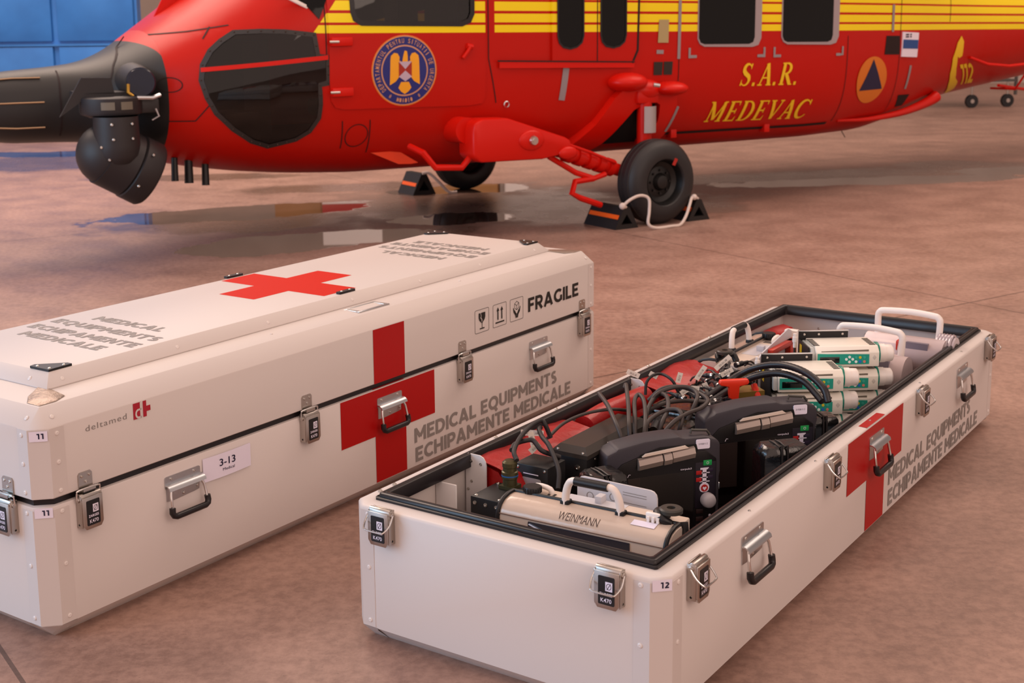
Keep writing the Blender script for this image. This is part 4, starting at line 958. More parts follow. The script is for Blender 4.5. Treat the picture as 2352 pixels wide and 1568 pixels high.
q = MB(); q.cyl((-3.81, .62, 1.20), (-3.76, .95, 1.20), .098, .12, 28); q.cyl((-3.812, .61, 1.20), (-3.81, .62, 1.20), .088, .096, 28, mi=1); q.build('camera_pod', [TUR, mat('lens_blue', '#10182a', .15)], tu)
q = MB(); q.tube([(-3.90, .60, 1.19), (-3.91, .58, 1.14), (-3.88, .58, 1.115)], .012, 8, 1); q.tube([(-3.86, .56, 1.105), (-3.76, .55, 1.10), (-3.70, .58, 1.115)], .014, 8); q.tube([(-3.74, .56, 1.03), (-3.72, .56, .98), (-3.76, .58, .955)], .007, 8)
q.build('cable_fitting', [ALU, mat('brass', '#b08a40', .3, 1)], tu)
for x, r in ((-3.50, .022), (-3.40, .028), (-3.28, .024)):
    q = MB(); z = prof(x)[1]; q.cyl((x, .95, z+.06), (x-.01, .93, z-.10), r, r*1.15, 12); q.build('drain_pipe', BLACKP, heli)
# ---- wheel chocks joined by rope
def to_world(p): return Matrix.Rotation(HYAW, 4, 'Z') @ Vector(p)+Vector(HORG)
ORG = mat('orange_band', '#e05a12', .5)
def chock(label, u0, u1, v0, v1, h=.165, grp='black wheel chocks'):
    t = thing('wheel_chock', label, 'wheel chock', to_world(((u0+u1)/2, v0, 0)), HYAW, grp); w = (u1-u0)/2
    q = MB(); o = [(-w, 0), (w, 0), (w*.22, h), (-w*.22, h)]; i_ = [(-w*.48, .035), (w*.48, .035), (0, h*.68)]
    n0 = len(q.v); L_ = v1-v0
    for s, y in ((1, 0), (-1, L_)):   # hollow ends
        vs = [(a, y, b) for a, b in o]+[(a, y, b) for a, b in i_]; q.add(vs, [(0, 1, 5, 4), (1, 2, 6, 5), (2, 3, 6), (3, 0, 4, 6)])
    q.add([(a, y, b) for y in (0, L_) for a, b in o], [(0, 1, 5, 4), (1, 2, 6, 5), (2, 3, 7, 6), (3, 0, 4, 7)])
    q.add([(a, y, b) for y in (0, L_) for a, b in i_], [(0, 1, 4, 3), (1, 2, 5, 4), (2, 0, 3, 5)])
    q.build('chock_body', mat('chock_black', '#171312', .6), t)
    for s in (-1, 1):
        k = MB(); f = lambda a, b: (s*(w+.003-(w*.78)*b/h), a, b+.001); k.add([f(.015, .075), f(L_-.015, .075), f(L_-.015, .105), f(.015, .105)], [(0, 1, 2, 3)]); k.build('orange_stripe', ORG, t)
    return t
chock('black wheel chock with orange band in front of the near wheel', -.47, -.245, -.10, .30)
chock('black wheel chock with rope knot behind the near wheel', .245, .47, -.10, .25)
chock('black hollow wheel chock in front of the far wheel', -.74, -.50, 2.56, 2.85, .19)
rp = MB(); rp.tube([to_world(p) for p in ((-.40, -.14, .175), (-.445, -.17, .19), (-.40, -.19, .235), (-.31, -.20, .262), (-.245, -.22, .235), (-.255, -.24, .14), (-.27, -.25, .05), (-.20, -.26, .0125), (-.05, -.26, .0125), (.04, -.25, .014), (.12, -.22, .065), (.19, -.18, .14), (.245, -.14, .19), (.30, -.10, .19), (.36, -.08, .172))], .0115, 8, res=5)
rp.sph(to_world((-.45, -.165, .19)), .026, 12); rp.sph(to_world((.28, -.13, .195)), .024, 12)
tag(rp.build('rope', mat('white_rope', '#cfc0b6', .8, bump=(150, .5, .003))), 'white rope strung between the two chocks of the near wheel', 'rope')
rp = MB(); rp.tube([to_world(p) for p in ((-.66, 2.52, .20), (-.60, 2.50, .20), (-.52, 2.47, .12), (-.42, 2.46, .02), (-.34, 2.45, .012))], .014, 8, res=4)
tag(rp.build('rope', mat('white_rope')), 'short white rope lying by the far wheel chock', 'rope')
# ---- trolley behind the tail boom; stores behind the aircraft that the puddles mirror
tr = thing('equipment_trolley', 'dark trolley on black castors standing behind the tail boom', 'trolley', (8.0, 22.6, 0), .2)
q = MB(); q.box(-.7, .9, -.3, .5, .42, .46); q.box(-.7, -.66, -.3, -.26, .2, .9); q.box(.86, .9, -.3, -.26, .2, .9); q.box(-.7, .9, -.3, .5, .86, .9); q.build('trolley_frame', mat('trolley_grey', '#4a4644', .5), tr)
for x in (.06, .72):
    q = MB(); q.cyl((x, -.33, .11), (x, -.27, .11), .11, seg=20); q.cyl((x, -.335, .11), (x, -.265, .11), .035, seg=12, mi=1); q.tube([(x, -.3, .11), (x, -.3, .42)], .02, 6, 1); q.build('castor', [BLACKP, STEEL], tr)
CARD = mat('cardboard', '#a87a4a', .8)
random.seed(4)
for i, (x, y, w, d, h, z, lab) in enumerate(((-4.6, 23, 1.1, .8, 1.3, 0, 'tall brown carton at the left of the hangar store'), (-3.3, 23.2, 1.2, .8, .9, 0, 'wide brown carton in the hangar store carrying a smaller one'), (-3.3, 23.2, .8, .6, .9, .903, 'small brown carton stacked on the wide one'), (-.4, 23.4, 1.2, .8, 1.7, 0, 'tallest brown carton, beside the white cabinet'))):
    t = thing('cardboard_box', lab, 'box', (x, y, z), random.uniform(-.1, .1), 'cartons stored behind the helicopter')
    q = MB(); q.box(-w/2, w/2, -d/2, d/2, 0, h, b=.006); q.build('carton', CARD, t); q = MB(); q.box(-w/2-.001, w/2+.001, -.04, .04, .002, h+.001); q.build('parcel_tape', mat('parcel_tape', '#c8a878', .4), t)
t = thing('storage_cabinet', 'white storage cabinet standing by the cartons behind the helicopter', 'cabinet', (1.2, 23.4, 0)); q = MB(); q.box(-.9, .9, -.3, .3, 0, 2.0, b=.01); q.build('cabinet_body', WHITEP, t)
for s in (-1, 1):
    q = MB(); q.box(min(s*.01, s*.88), max(s*.01, s*.88), -.32, -.30, .05, 1.95, b=.004); d_ = q.build('cabinet_door', WHITEP, t); q = MB(); q.box(s*.06-.012, s*.06+.012, -.345, -.32, .9, 1.1); q.build('handle', STEEL, d_)
t = thing('sign_board', 'white board with red lettering bars standing far behind the nose', 'board', (-2.3, 22.3, 0), .1); q = MB(); q.box(-.5, .5, 0, .03, .5, 2.2); q.box(-.5, .5, -.005, 0, 1.5, 1.7, 1); q.box(-.5, .5, -.005, 0, .9, 1.0, 1); q.build('board_panel', [WHITEP, mat('mark_red')], t)
for s in (-1, 1): q = MB(); q.box(s*.4-.03, s*.4+.03, -.25, .28, 0, .04); q.box(s*.4-.02, s*.4+.02, .0, .03, .04, .5); q.build('board_leg', STEEL, t)
# ------------------------------------------------------------------ what is packed in the open case
BO, BY = Vector((.3818, 2.7471, 0)), .9635
BM = Matrix.Translation(BO) @ Matrix.Rotation(BY, 4, 'Z')
FZ = .0722
def inB(name, label, cat, u, v, w=FZ, rz=0.0, group=None):
    return thing(name, label, cat, BM @ Vector((u, v, w)), BY+rz, group)
GLOSSB = mat('glossy_black_vinyl', '#0d0b0b', .16, coat=.5, bump=(40, .6, .006))
REDB = mat('red_bag_vinyl', '#a81818', .38, coat=.15, bump=(25, .5, .008))
BEIGE = mat('beige_pvc', '#c8b4a4', .22, coat=.4, bump=(30, .3, .004))
MONB = mat('monitor_casing', '#38343a', .5, spec=.35)
MONF = mat('monitor_front', '#151112', .3, spec=.35)
PUMPW = mat('pump_casing', '#e8e2d6', .35)
TEAL = mat('pump_teal', '#1f9a86', .35)
TEALD = mat('pump_teal_ring', '#0f7f6c', .3)
CABLE = mat('grey_cable', '#3a3230', .5)
GREYP = mat('grey_plastic', '#9a9090', .4)
PINKW = mat('suction_housing', '#e4d4d2', .35)
LIGHTG = mat('light_grey_plate', '#c9c7cc', .4)

# -- transport ventilator in its clear-fronted cover
def ventilator(label, u, v, rz, lettering=True, z=0):
    t = inB('transport_ventilator', label, 'ventilator', u, v, FZ+z, rz, 'transport ventilators')
    # local: x away from the cover, y along the unit (0..0.5), z from case floor
    q = MB(); q.box(.05, .165, .0, .470, 0, .312, b=.006); body = q.build('device_body', mat('device_beige', '#d8c8ba', .4), t)
    q = MB(); pr = [(.0, .0), (.0, .275), (.005, .293), (.014, .306), (.030, .317), (.055, .323), (.081, .323), (.085, .315), (.085, .0)]
    secs = []
    for y, s in ((-.012, .80), (-.004, .93), (.012, .985), (.03, 1.0), (.25, 1.0), (.44, 1.0), (.458, .985), (.473, .93), (.481, .80)):
        secs.append([(.085-(.085-a)*(.86+.14*s), y, b*(.93+.07*s)) for a, b in pr])
    q.rings(secs, 0, smooth=True); bag = q.build('cover', BEIGE, t)
    for y in (-.004, .473):
        q = MB(); q.tube([(.085-(.085-a)*.99, y, b*.995+.003) for a, b in pr[0:8]], .0065, 8); q.build('piping', BLACKP, bag)
    q = MB(); q.tube([(.084, y, .324) for y in (-.005, .1, .25, .4, .473)], .006, 8); q.build('piping', BLACKP, bag)
    q = MB(); q.tube([(.0, y, .284) for y in (0, .12, .25, .4, .470)], .0015, 5); q.build('stitching', mat('brown_thread', '#6a5248', .8), bag)
    q = MB(); q.box(-.004, .002, .09, .38, .08, .278, b=.002); q.build('clear_window', mat('blue_black_film', '#101426', .05, coat=1), bag)
    q = MB(); q.box(-.0048, -.0040, .105, .165, .20, .255); q.build('window_label', mat('grey_label', '#6a7078', .4), bag)
    q = MB(); q.tube([(-.006, .375, .272), (-.008, .31, .252), (-.008, .24, .240), (-.008, .17, .240), (-.006, .10, .252)], .0022, 6, res=4); q.tube([(-.006, .375, .262), (-.008, .34, .235), (-.007, .32, .215)], .0015, 6); q.build('film_glint', mat('film_highlight', '#b8c4dc', .1, coat=1), bag)  # pale tubes painted in as glints along the clear film
    if lettering:
        q = MB(); M = Matrix.Translation((.0185, .295, .2945)) ; d = Vector((.048, 0, .021)).normalized()
        write(q, 'WEINMANN', Vector((.0075, .300, .3010)), (0, -1, 0), (.79, 0, .61), .115, .026, .0, 0)
        q.build('maker_lettering', mat('lettering_brown', '#4a3c38', .5), bag)
        q = MB(); q.add([(.032, .04, .3195), (.032, .105, .3195), (.056, .105, .3246), (.056, .04, .3246)], [(0, 1, 2, 3)]); q.build('inventory_label', PAPER, bag)
    # handle
    q = MB(); q.tube([(.070, .150, .322), (.069, .152, .355), (.066, .163, .390), (.064, .186, .402), (.064, .272, .402), (.066, .295, .390), (.069, .306, .355), (.070, .308, .322)], .0105, 12, res=3); hd = q.build('handle', mat('handle_cream', '#e8dcd4', .3), t)
    q = MB(); q.tube([(.0625, .182, .4015), (.0625, .276, .4015)], .0135, 12); q.build('handle_grip', BLACKP, hd)
    for y in (.150, .308): q = MB(); q.box(.060, .084, y-.013, y+.013, .318, .336, b=.004); q.build('handle_hinge', BLACKP, t)
    # control knob with ribbed edge and hose ports
    q = MB(); q.cyl((.100, .425, .31), (.100, .425, .325), .013, seg=16); q.lathe([(.0001, .02), (.0225, .02), (.0245, .017), (.0245, .002), (.022, 0), (.0001, 0)], (.100, .425, .322), (0, 0, 1), 24)
    for i in range(20): a = 2*PI*i/20; q.cyl((.100+.0245*math.cos(a), .425+.0245*math.sin(a), .324), (.100+.0245*math.cos(a), .425+.0245*math.sin(a), .340), .0016, seg=5)
    q.build('control_knob', BLACKP, t)
    q = MB(); q.tube([(.135, .385, .305), (.135, .39, .326), (.135, .43, .330), (.135, .45, .305)], .008, 10, res=3); q.build('hose_port', WHITEP, t)
    for y in (.37, .385): q = MB(); q.box(.10, .135, y, y+.006, .31, .3135); q.build('vent_slot', BLACKP, body)
    q = MB(); q.box(.13, .16, .235, .255, .31, .335, b=.003); q.build('top_block', LIGHTG, t)
    # strap with a ring on the other side
    q = MB(); q.tube([(.08, .02, .322), (.07, .035, .335), (.085, .055, .343), (.115, .06, .338), (.135, .05, .315)], .012, 10, res=3); q.build('strap', BLACKP, t)
    q = MB(); q.lathe([(.011, .012), (.026, .012), (.030, .008), (.030, -.002), (.011, -.002), (.011, .012)], (.100, .025, .349), (0, 0, 1), 24); q.build('ring_pull', mat('dark_grey_plastic', '#37342f', .4), t)
    q = MB(); q.box(.062, .075, .038, .078, .327, .350, b=.004)
    for k in (.042, .055, .068): q.box(.056, .063, k-.0035, k+.0035, .325, .340)
    q.build('clip', WHITEP, t)
    q = MB(); q.tube([(.12, .0, .315), (.10, -.012, .27), (.06, -.014, .20), (.05, -.014, .12)], .012, 8, res=3); q.build('side_strap', BLACKP, t)
    q = MB(); q.box(.10, .16, .17, .34, .3122, .3130); q.build('top_window', LIGHTG, body)
    return t
ventilator('cream ventilator in a clear-fronted cover lettered on its slope, nearest device in the open case', .272, .145, .05).scale = (1, 1, .875)
t2 = ventilator('second cream ventilator, beside the red bags and behind the bundle of tagged cables', 1.80, .80, -PI/2, False, -.0); t2.scale = (1, 1, .93)
# -- light grey mounting plate standing behind the first ventilator
t = inB('mounting_plate', 'light grey rounded plate standing upright behind the near ventilator handle', 'plate', .462, .262)
q = MB(); q.prism([(a, b) for a, b in rrect(0, .24, 0, .310, .02)], 0, .006, 'x'); q.build('plate_panel', LIGHTG, t)
q = MB()
for y, z in ((.05, .23), (.05, .15), (.20, .26), (.13, .27)): stroke(q, mapper((-.0008, 0, 0), (0, 1, 0), (0, 0, 1)), [(y+.010*math.cos(i*PI/6), z+.010*math.sin(i*PI/6)) for i in range(12)], .0018, 0, True)
for z in (.290, .283, .262): q.add([(-.0008, y, z+d) for y in (.03, .10) for d in (0, .0016)], [(0, 1, 3, 2)])
q.build('plate_marking', GREYT, t)
# -- monitors
def monitor(label):
    t = thing('patient_monitor', label, 'monitor', (0, 0, 0), 0, 'patient monitors'); Z = -FZ
    q = MB(); out = [(.0, 0), (.0, .300), (.006, .306), (.03, .316), (.036, .322), (.114, .337), (.165, .341), (.219, .343), (.235, .336), (.262, .336), (.30, .336), (.335, .326), (.346, .312), (.348, .23), (.345, .215), (.345, 0)]
    q.prism(out, .0, .085, 'y'); body = q.build('monitor_casing', MONB, t, bevel=.006)
    q = MB(); q.prism([(.014, .03), (.014, .245), (.045, .277), (.10, .296), (.30, .296), (.333, .27), (.333, .03)], -.004, .001, 'y'); fp = q.build('front_panel', MONF, t, bevel=.0015)
    q = MB(); q.prism([(.022, .05), (.022, .232), (.262, .240), (.262, .05)], -.0055, -.0035, 'y'); q.build('screen', mat('screen_glass', '#0c0505', .07, coat=.6), fp)
    q = MB(); q.prism([(.022, .10), (.022, .230), (.10, .233), (.10, .10)], -.0062, -.0054, 'y'); q.build('screen_overlay', mat('screen_brown', '#2e2523', .2), fp)
    # grip hole filled by the chrome-grey sensor cassette
    q = MB(); q.prism([(.085, .262), (.10, .300), (.16, .318), (.27, .318), (.275, .30), (.262, .275)], -.0045, -.0035, 'y'); q.build('grip_recess_shade', DARK, fp)  # flat dark plate in place of the shaded slot
    q = MB(); A, B = (.092, .274), (.262, .297)
    for x0, x1 in ((.0, .42), (.44, .58), (.60, 1.0)):
        xa, xb = A[0]+(B[0]-A[0])*x0, A[0]+(B[0]-A[0])*x1; za, zb = A[1]+(B[1]-A[1])*x0, A[1]+(B[1]-A[1])*x1; dz = .004 if .4 < x0 < .6 else 0
        q.rings([[(x, -.004-dz, z-.018), (x, -.018-dz, z-.014), (x, -.022-dz, z), (x, -.014-dz, z+.014), (x, -.004, z+.017)] for x, z in ((xa, za), (xb, zb))], 0)
    q.build('sensor_cassette', mat('cassette_grey', '#8a7c74', .3, .3), fp)
    q = MB(); q.prism([(.104, .296), (.115, .304), (.235, .318), (.245, .311)], -.012, -.003, 'y'); q.build('cassette_label', mat('label_cream', '#dccabb', .4), fp)
    q = MB(); q.box(.268, .331, -.005, -.003, .125, .262, b=.0008); kp = q.build('key_panel', mat('key_panel_dark', '#1d1622', .4), fp)
    q = MB(); q.box(.292, .318, -.0065, -.004, .252, .268, b=.001); q.build('power_key', mat('key_green', '#1c9a4c', .35), kp)
    q = MB(); f = mapper((0, -.0068, 0), (1, 0, 0), (0, 0, 1))
    stroke(q, f, [(.305+.0035*math.cos(a), .260+.0035*math.sin(a)) for a in [i*PI/5 for i in range(10)]], .001, 0, True); q.build('power_symbol', PAPER, kp)
    f = mapper((0, -.0058, 0), (1, 0, 0), (0, 0, 1)); q = MB(); poly(q, f, [(.283, .246), (.309, .246), (.309, .240), (.302, .240), (.302, .195), (.290, .195), (.290, .240), (.283, .240)])
    q.prism(rrect(.281, .311, .172, .200, .012), -.0062, -.0056, 'y')
    for z in (.232, .218, .206): poly(q, f, [(.281, z), (.312, z), (.312, z-.003), (.281, z-.003)])
    q.build('key_outline', PAPER, kp)
    for z in (.232, .211): q = MB(); q.box(.270, .287, -.0066, -.005, z-.006, z+.006, b=.0008); q.build('key', mat('key_red', '#b01c1c', .4), kp)
    for z in (.238, .217): q = MB(); q.box(.306, .322, -.0066, -.005, z-.005, z+.005, b=.0008); q.build('key', mat('key_dark', '#2c2036', .4), kp)
    q = MB(); q.cyl((.296, -.0062, .185), (.296, -.008, .185), .0105, seg=20); h = q.build('shock_key', mat('key_red'), kp)
    q = MB(); g = mapper((.296, -.0083, .184), (1, 0, 0), (0, 0, 1)); poly(q, g, [(0, -.006), (.006, .001), (.0055, .004), (.003, .0055), (0, .003), (-.003, .0055), (-.0055, .004), (-.006, .001)]); q.build('heart_symbol', PAPER, h)
    q = MB(); q.lathe([(.0001, .030), (.012, .029), (.019, .024), (.022, .014), (.021, 0)], (.305, -.004, .150), (0, -1, 0), 28); q.build('turning_knob', mat('knob_grey', '#b8b2b6', .4), t)
    for x, z in ((.272, .115), (.272, .092), (.272, .07)): q = MB(); q.box(x, x+.022, -.0055, -.0035, z-.007, z+.007, b=.001); q.build('key', mat('key_outline_red', '#2a1414', .4), fp)
    for x, z in ((.315, .10), (.315, .078)): q = MB(); q.cyl((x, -.004, z), (x, -.0052, z), .004, seg=10); q.build('key', PAPER, fp)
    q = MB(); write(q, 'corpuls3', (.222, -.0062, .243), (1, 0, 0), (0, 0, 1), .034, .007, .012); q.build('maker_lettering', PAPER, fp)
    q = MB(); f = mapper((0, -.0062, 0), (1, 0, 0), (0, 0, 1)); poly(q, f, [(.031, .238), (.039, .238), (.037, .245), (.033, .245)]); stroke(q, f, [(.062, .238), (.066, .246), (.071, .245)], .0015); q.build('status_symbol', PAPER, fp)
    q = MB(); q.prism(rrect(.270, .312, .302, .330, .004), -.0035, -.0005, 'y'); lb = q.build('inventory_label', PAPER, t)
    q = MB(); write(q, '21928/11.2', (.277, -.0040, .3145), (1, 0, 0), (0, 0, 1), .028, .005, .0); q.build('label_print', mat('print_grey', '#4a4450', .5), lb)
    q = MB(); q.tube([(.265, .03, .34), (.268, .03, .350), (.315, .03, .345), (.325, .03, .332)], .004, 8); q.build('wire_loop', mat('dark_grey_plastic'), t)
    q = MB(); q.box(.343, .352, .01, .05, .17, .19, b=.002); q.build('side_latch', ALU, t)
    return t
mo = monitor('nearest black patient monitor with grey cassette in its grip, behind the near ventilator')
mo.location = BM @ Vector((.65, .52, FZ)); mo.rotation_euler = (0, 0, BY-math.radians(41.3))
m2 = copy_tree(mo); m2.location = BM @ Vector((1.06, .415, FZ)); m2.rotation_euler = (0, 0, BY-math.radians(44)); m2.scale = (1.06, 1.0, 1.055)
m2['label'] = 'farther black patient monitor, between the first monitor and the infusion pumps'
# -- glossy pouches to the right of each monitor
def pouch(label, u, v, rz, w, d, h, paper=False):
    t = inB('accessory_pouch', label, 'pouch', u, v, FZ, rz, 'glossy black accessory pouches')
    q = MB(); secs = []
    for z, s in ((0, .9), (.02, 1), (h*.5, 1.03), (h-.03, 1), (h-.01, .93), (h, .78)): secs.append([((.5-.5*s)*w+x*w*s, (.5-.5*s)*d+y*d*s, z) for x, y in ((.06, 0), (.94, 0), (1, .06), (1, .94), (.94, 1), (.06, 1), (0, .94), (0, .06))])
    q.rings(secs, 0, smooth=True); b = q.build('pouch_body', GLOSSB, t)
    for k in (.34, .46): q = MB(); q.tube([(w*k, -.003, .02), (w*k, -.003, h-.02), (w*k, d*.14, h), (w*k, d*.86, h), (w*k, d+.002, h-.02)], .0032, 6, res=2); q.build('zip_piping', mat('piping_brown_black', '#1e1614', .5), b)
    if paper: q = MB(); q.box(w*.55, w*1.0, -.007, -.005, .16, .20); q.build('paper_note', PAPER, t)
    return t
pouch('glossy black pouch wedged between the nearest monitor and the case wall', .905, .150, math.radians(-41), .145, .09, .318, True)
pouch('glossy black pouch at the right of the farther monitor, under the two hoses', 1.315, .165, math.radians(-44), .085, .08, .30)
pouch('soft black pouch lying behind the near grey plate, left of the nearest monitor', .515, .478, math.radians(-30), .11, .10, .285)
# -- boxes on the left
t = inB('connector_box', 'small black metal box with olive round connector and green knob, at the left near corner', 'box', .305, .645)
q = MB(); q.box(0, .13, 0, .10, 0, .252, b=.003)
for a, b in ((.012, .012), (.012, .088), (.06, .012), (.118, .088)): screw(q, (a, b, .252), (0, 0, 1), .006, 1)
for y, z in ((.015, .235), (.085, .235), (.05, .235)): screw(q, (0, y, z), (-1, 0, 0), .006, 1)
bb = q.build('box_body', [BLACKM, SCREW], t)
q = MB(); q.lathe([(.012, 0), (.012, .01), (.010, .014), (.0001, .015)], (-.001, .075, .185), (-1, 0, 0), 16); q.build('green_knob', mat('green_lens', '#2c8a1e', .2, coat=.6), t)
q = MB(); q.box(.085, .130, .02, .065, .2525, .262); q.lathe([(.020, 0), (.020, .02), (.023, .022), (.023, .040), (.019, .042), (.019, .052), (.021, .054), (.021, .066), (.014, .072), (.0001, .072)], (.108, .043, .260), (0, 0, 1), 24); q.build('round_connector', mat('olive_metal', '#4f4a32', .35, .6), t)
q = MB(); q.lathe([(.0236, 0), (.0236, .004)], (.108, .043, .288), (0, 0, 1), 24); q.build('blue_ring', mat('ring_blue', '#27578c', .4), t)
q = MB(); q.tube([(-.002, .02, .17), (-.02, .015, .165), (-.03, .05, .15), (-.025, .09, .13)], .002, 6, res=3); q.build('lanyard', CABLE, t)
t = inB('display_box', 'black metal box with a small grey display and yellow stickers, beside the round connector', 'box', .487, .612)
q = MB(); q.box(0, .095, 0, .108, 0, .298, b=.003)
for y, z in ((.010, .288), (.098, .288)): screw(q, (0, y, z), (-1, 0, 0), .005, 1)
q.build('box_body', [BLACKM, SCREW], t)
q = MB(); q.prism(rrect(.022, .086, .215, .262, .006), -.002, .0005, 'x'); q.build('display', mat('display_grey', '#a4a0a4', .2), t)
q = MB(); q.add([(-.0012, y, z) for y, z in ((.03, .272), (.08, .272), (.08, .275), (.03, .275))], [(0, 1, 2, 3)]); q.build('box_print', PAPER, t)
for y in (.095, .001): q = MB(); q.box(-.0022, -.0006, y, y+.016, .165, .235); q.build('warning_sticker', mat('sticker_yellow', '#d8b020', .4), t)
t = inB('long_black_box', 'long black metal box with a chamfered screwed lid, left of the nearest monitor', 'box', .63, .572)
q = MB(); q.box(0, .36, 0, .105, 0, .290, b=.002)
for y, z in ((.03, .262), (.085, .262)): q.lathe([(.009, 0), (.008, .003), (.003, .004), (.0001, .002)], (0, y, z), (-1, 0, 0), 16, 1)
for x in (.05, .15, .26): screw(q, (x, 0, .28), (0, -1, 0), .006, 1)
q.box(.05, .10, -.0015, 0, .225, .24, 2)
q.build('box_body', [BLACKM, SCREW, PAPER], t)
q = MB(); l0 = [(-.006, -.006), (.366, -.006), (.366, .112), (-.006, .112)]; l1 = [(.012, .012), (.348, .012), (.348, .094), (.012, .094)]
q.rings([[(a, b, .292) for a, b in l0], [(a, b, .304) for a, b in l0], [(a, b, .322) for a, b in l1]], 0)
for a, b in ((.002, .012), (.002, .095), (.12, .002), (.24, .002), (.355, .095), (.35, .01)): q.lathe([(.006, 0), (.005, .004), (.0001, .005)], (a, b, .306), (0, 0, 1), 10, 1)
q.build('box_lid', [mat('dark_grey_lid', '#37322f', .35), SCREW], t)
q = MB(); q.cyl((.12, -.001, .235), (.12, -.035, .235), .016, seg=16); q.cyl((.05, -.001, .21), (.05, -.04, .21), .02, seg=18); q.build('side_connector', mat('olive_metal'), t)
q = MB(); q.box(.16, .19, -.04, -.005, .22, .262, b=.004); q.tube([(.05, -.04, .21), (.04, -.075, .20), (.0, -.09, .17)], .014, 10, res=3); q.build('clamp', BLACKP, t)
# -- riveted white brackets along the far wall
for u, lab in ((.438, 'white riveted bracket plate at the near end of the red bags'), (1.375, 'white bracket plate with rounded corner between two red bags')):
    t = inB('bracket_plate', lab, 'bracket', u, .785, FZ, 0, 'white bracket plates')
    q = MB(); q.prism([(0, 0), (.07, 0), (.07, .315), (.022, .315), (.010, .310), (.003, .300), (0, .288)], 0, .004, 'x'); 
    for y, z in ((.018, .29), (.05, .295), (.015, .21), (.05, .235), (.062, .21), (.02, .10), (.016, .14)): screw(q, (0, y, z), (-1, 0, 0), .0048, 1)
    q.build('plate', [WHITE_IN, SCREW], t)
# -- red vinyl bags along the far wall
def redbag(label, u0, u1, top, flap=True, roll=False):
    t = inB('red_bag', label, 'bag', u0, .675, FZ, 0, 'red vinyl bags'); L_ = u1-u0; random.seed(int(u0*100))
    q = MB(); secs = []
    for i in range(9):
        x = L_*i/8; s = .94 if i in (0, 8) else 1; j = random.uniform(-.006, .006)
        secs.append([(x, .05+(1-s)*.05, 0), (x, .045+j, top*.5), (x, .055+j, top-.05), (x, .08, top-.012+j), (x, .12, top-.004), (x, .165, top-.02), (x, .182, top*.5), (x, .182, 0)])
    q.rings(secs, 0, smooth=True); b = q.build('bag_body', REDB, t)
    if flap:
        q = MB(); n = 12; rows = []
        for k, (y, z) in enumerate(((.168, top+.006), (.13, top+.010), (.08, top-.002), (.035, top-.014), (.012, top-.034), (.004, top-.055))):
            rows.append([(-.01+(L_+.02)*i/n, y+(.012*math.sin(i*1.1+k) if k > 2 else 0), z+.006*math.sin(i*.9+k*.7)-(.02 if k > 3 and i < 3 else 0)) for i in range(n+1)])
        vs = [p for r in rows for p in r]; m = n+1; fs = [(r*m+i, r*m+i+1, (r+1)*m+i+1, (r+1)*m+i) for r in range(5) for i in range(n)]
        q.add(vs, fs, 0, None, True); q.add([(p[0], p[1], p[2]-.003) for p in vs], fs, 0, None, True); q.build('flap', REDB, b)
    if roll:
        q = MB(); q.tube([(.0, .10, top-.005), (L_*.3, .105, top+.003), (L_*.7, .10, top), (L_, .105, top-.006)], .036, 16, res=4); q.build('rolled_top', REDB, b)
    return t
redbag('red vinyl bag with draped flap at the near end of the far wall', .455, .92, .285)
redbag('red vinyl bag with rolled-up top behind the long black box', .96, 1.36, .270, False, True)
redbag('red vinyl bag beside the heap of tagged cable plugs', 1.395, 1.79, .285)
redbag('farthest red vinyl bag, against the case wall behind the second ventilator', 2.375, 2.60, .27, False)
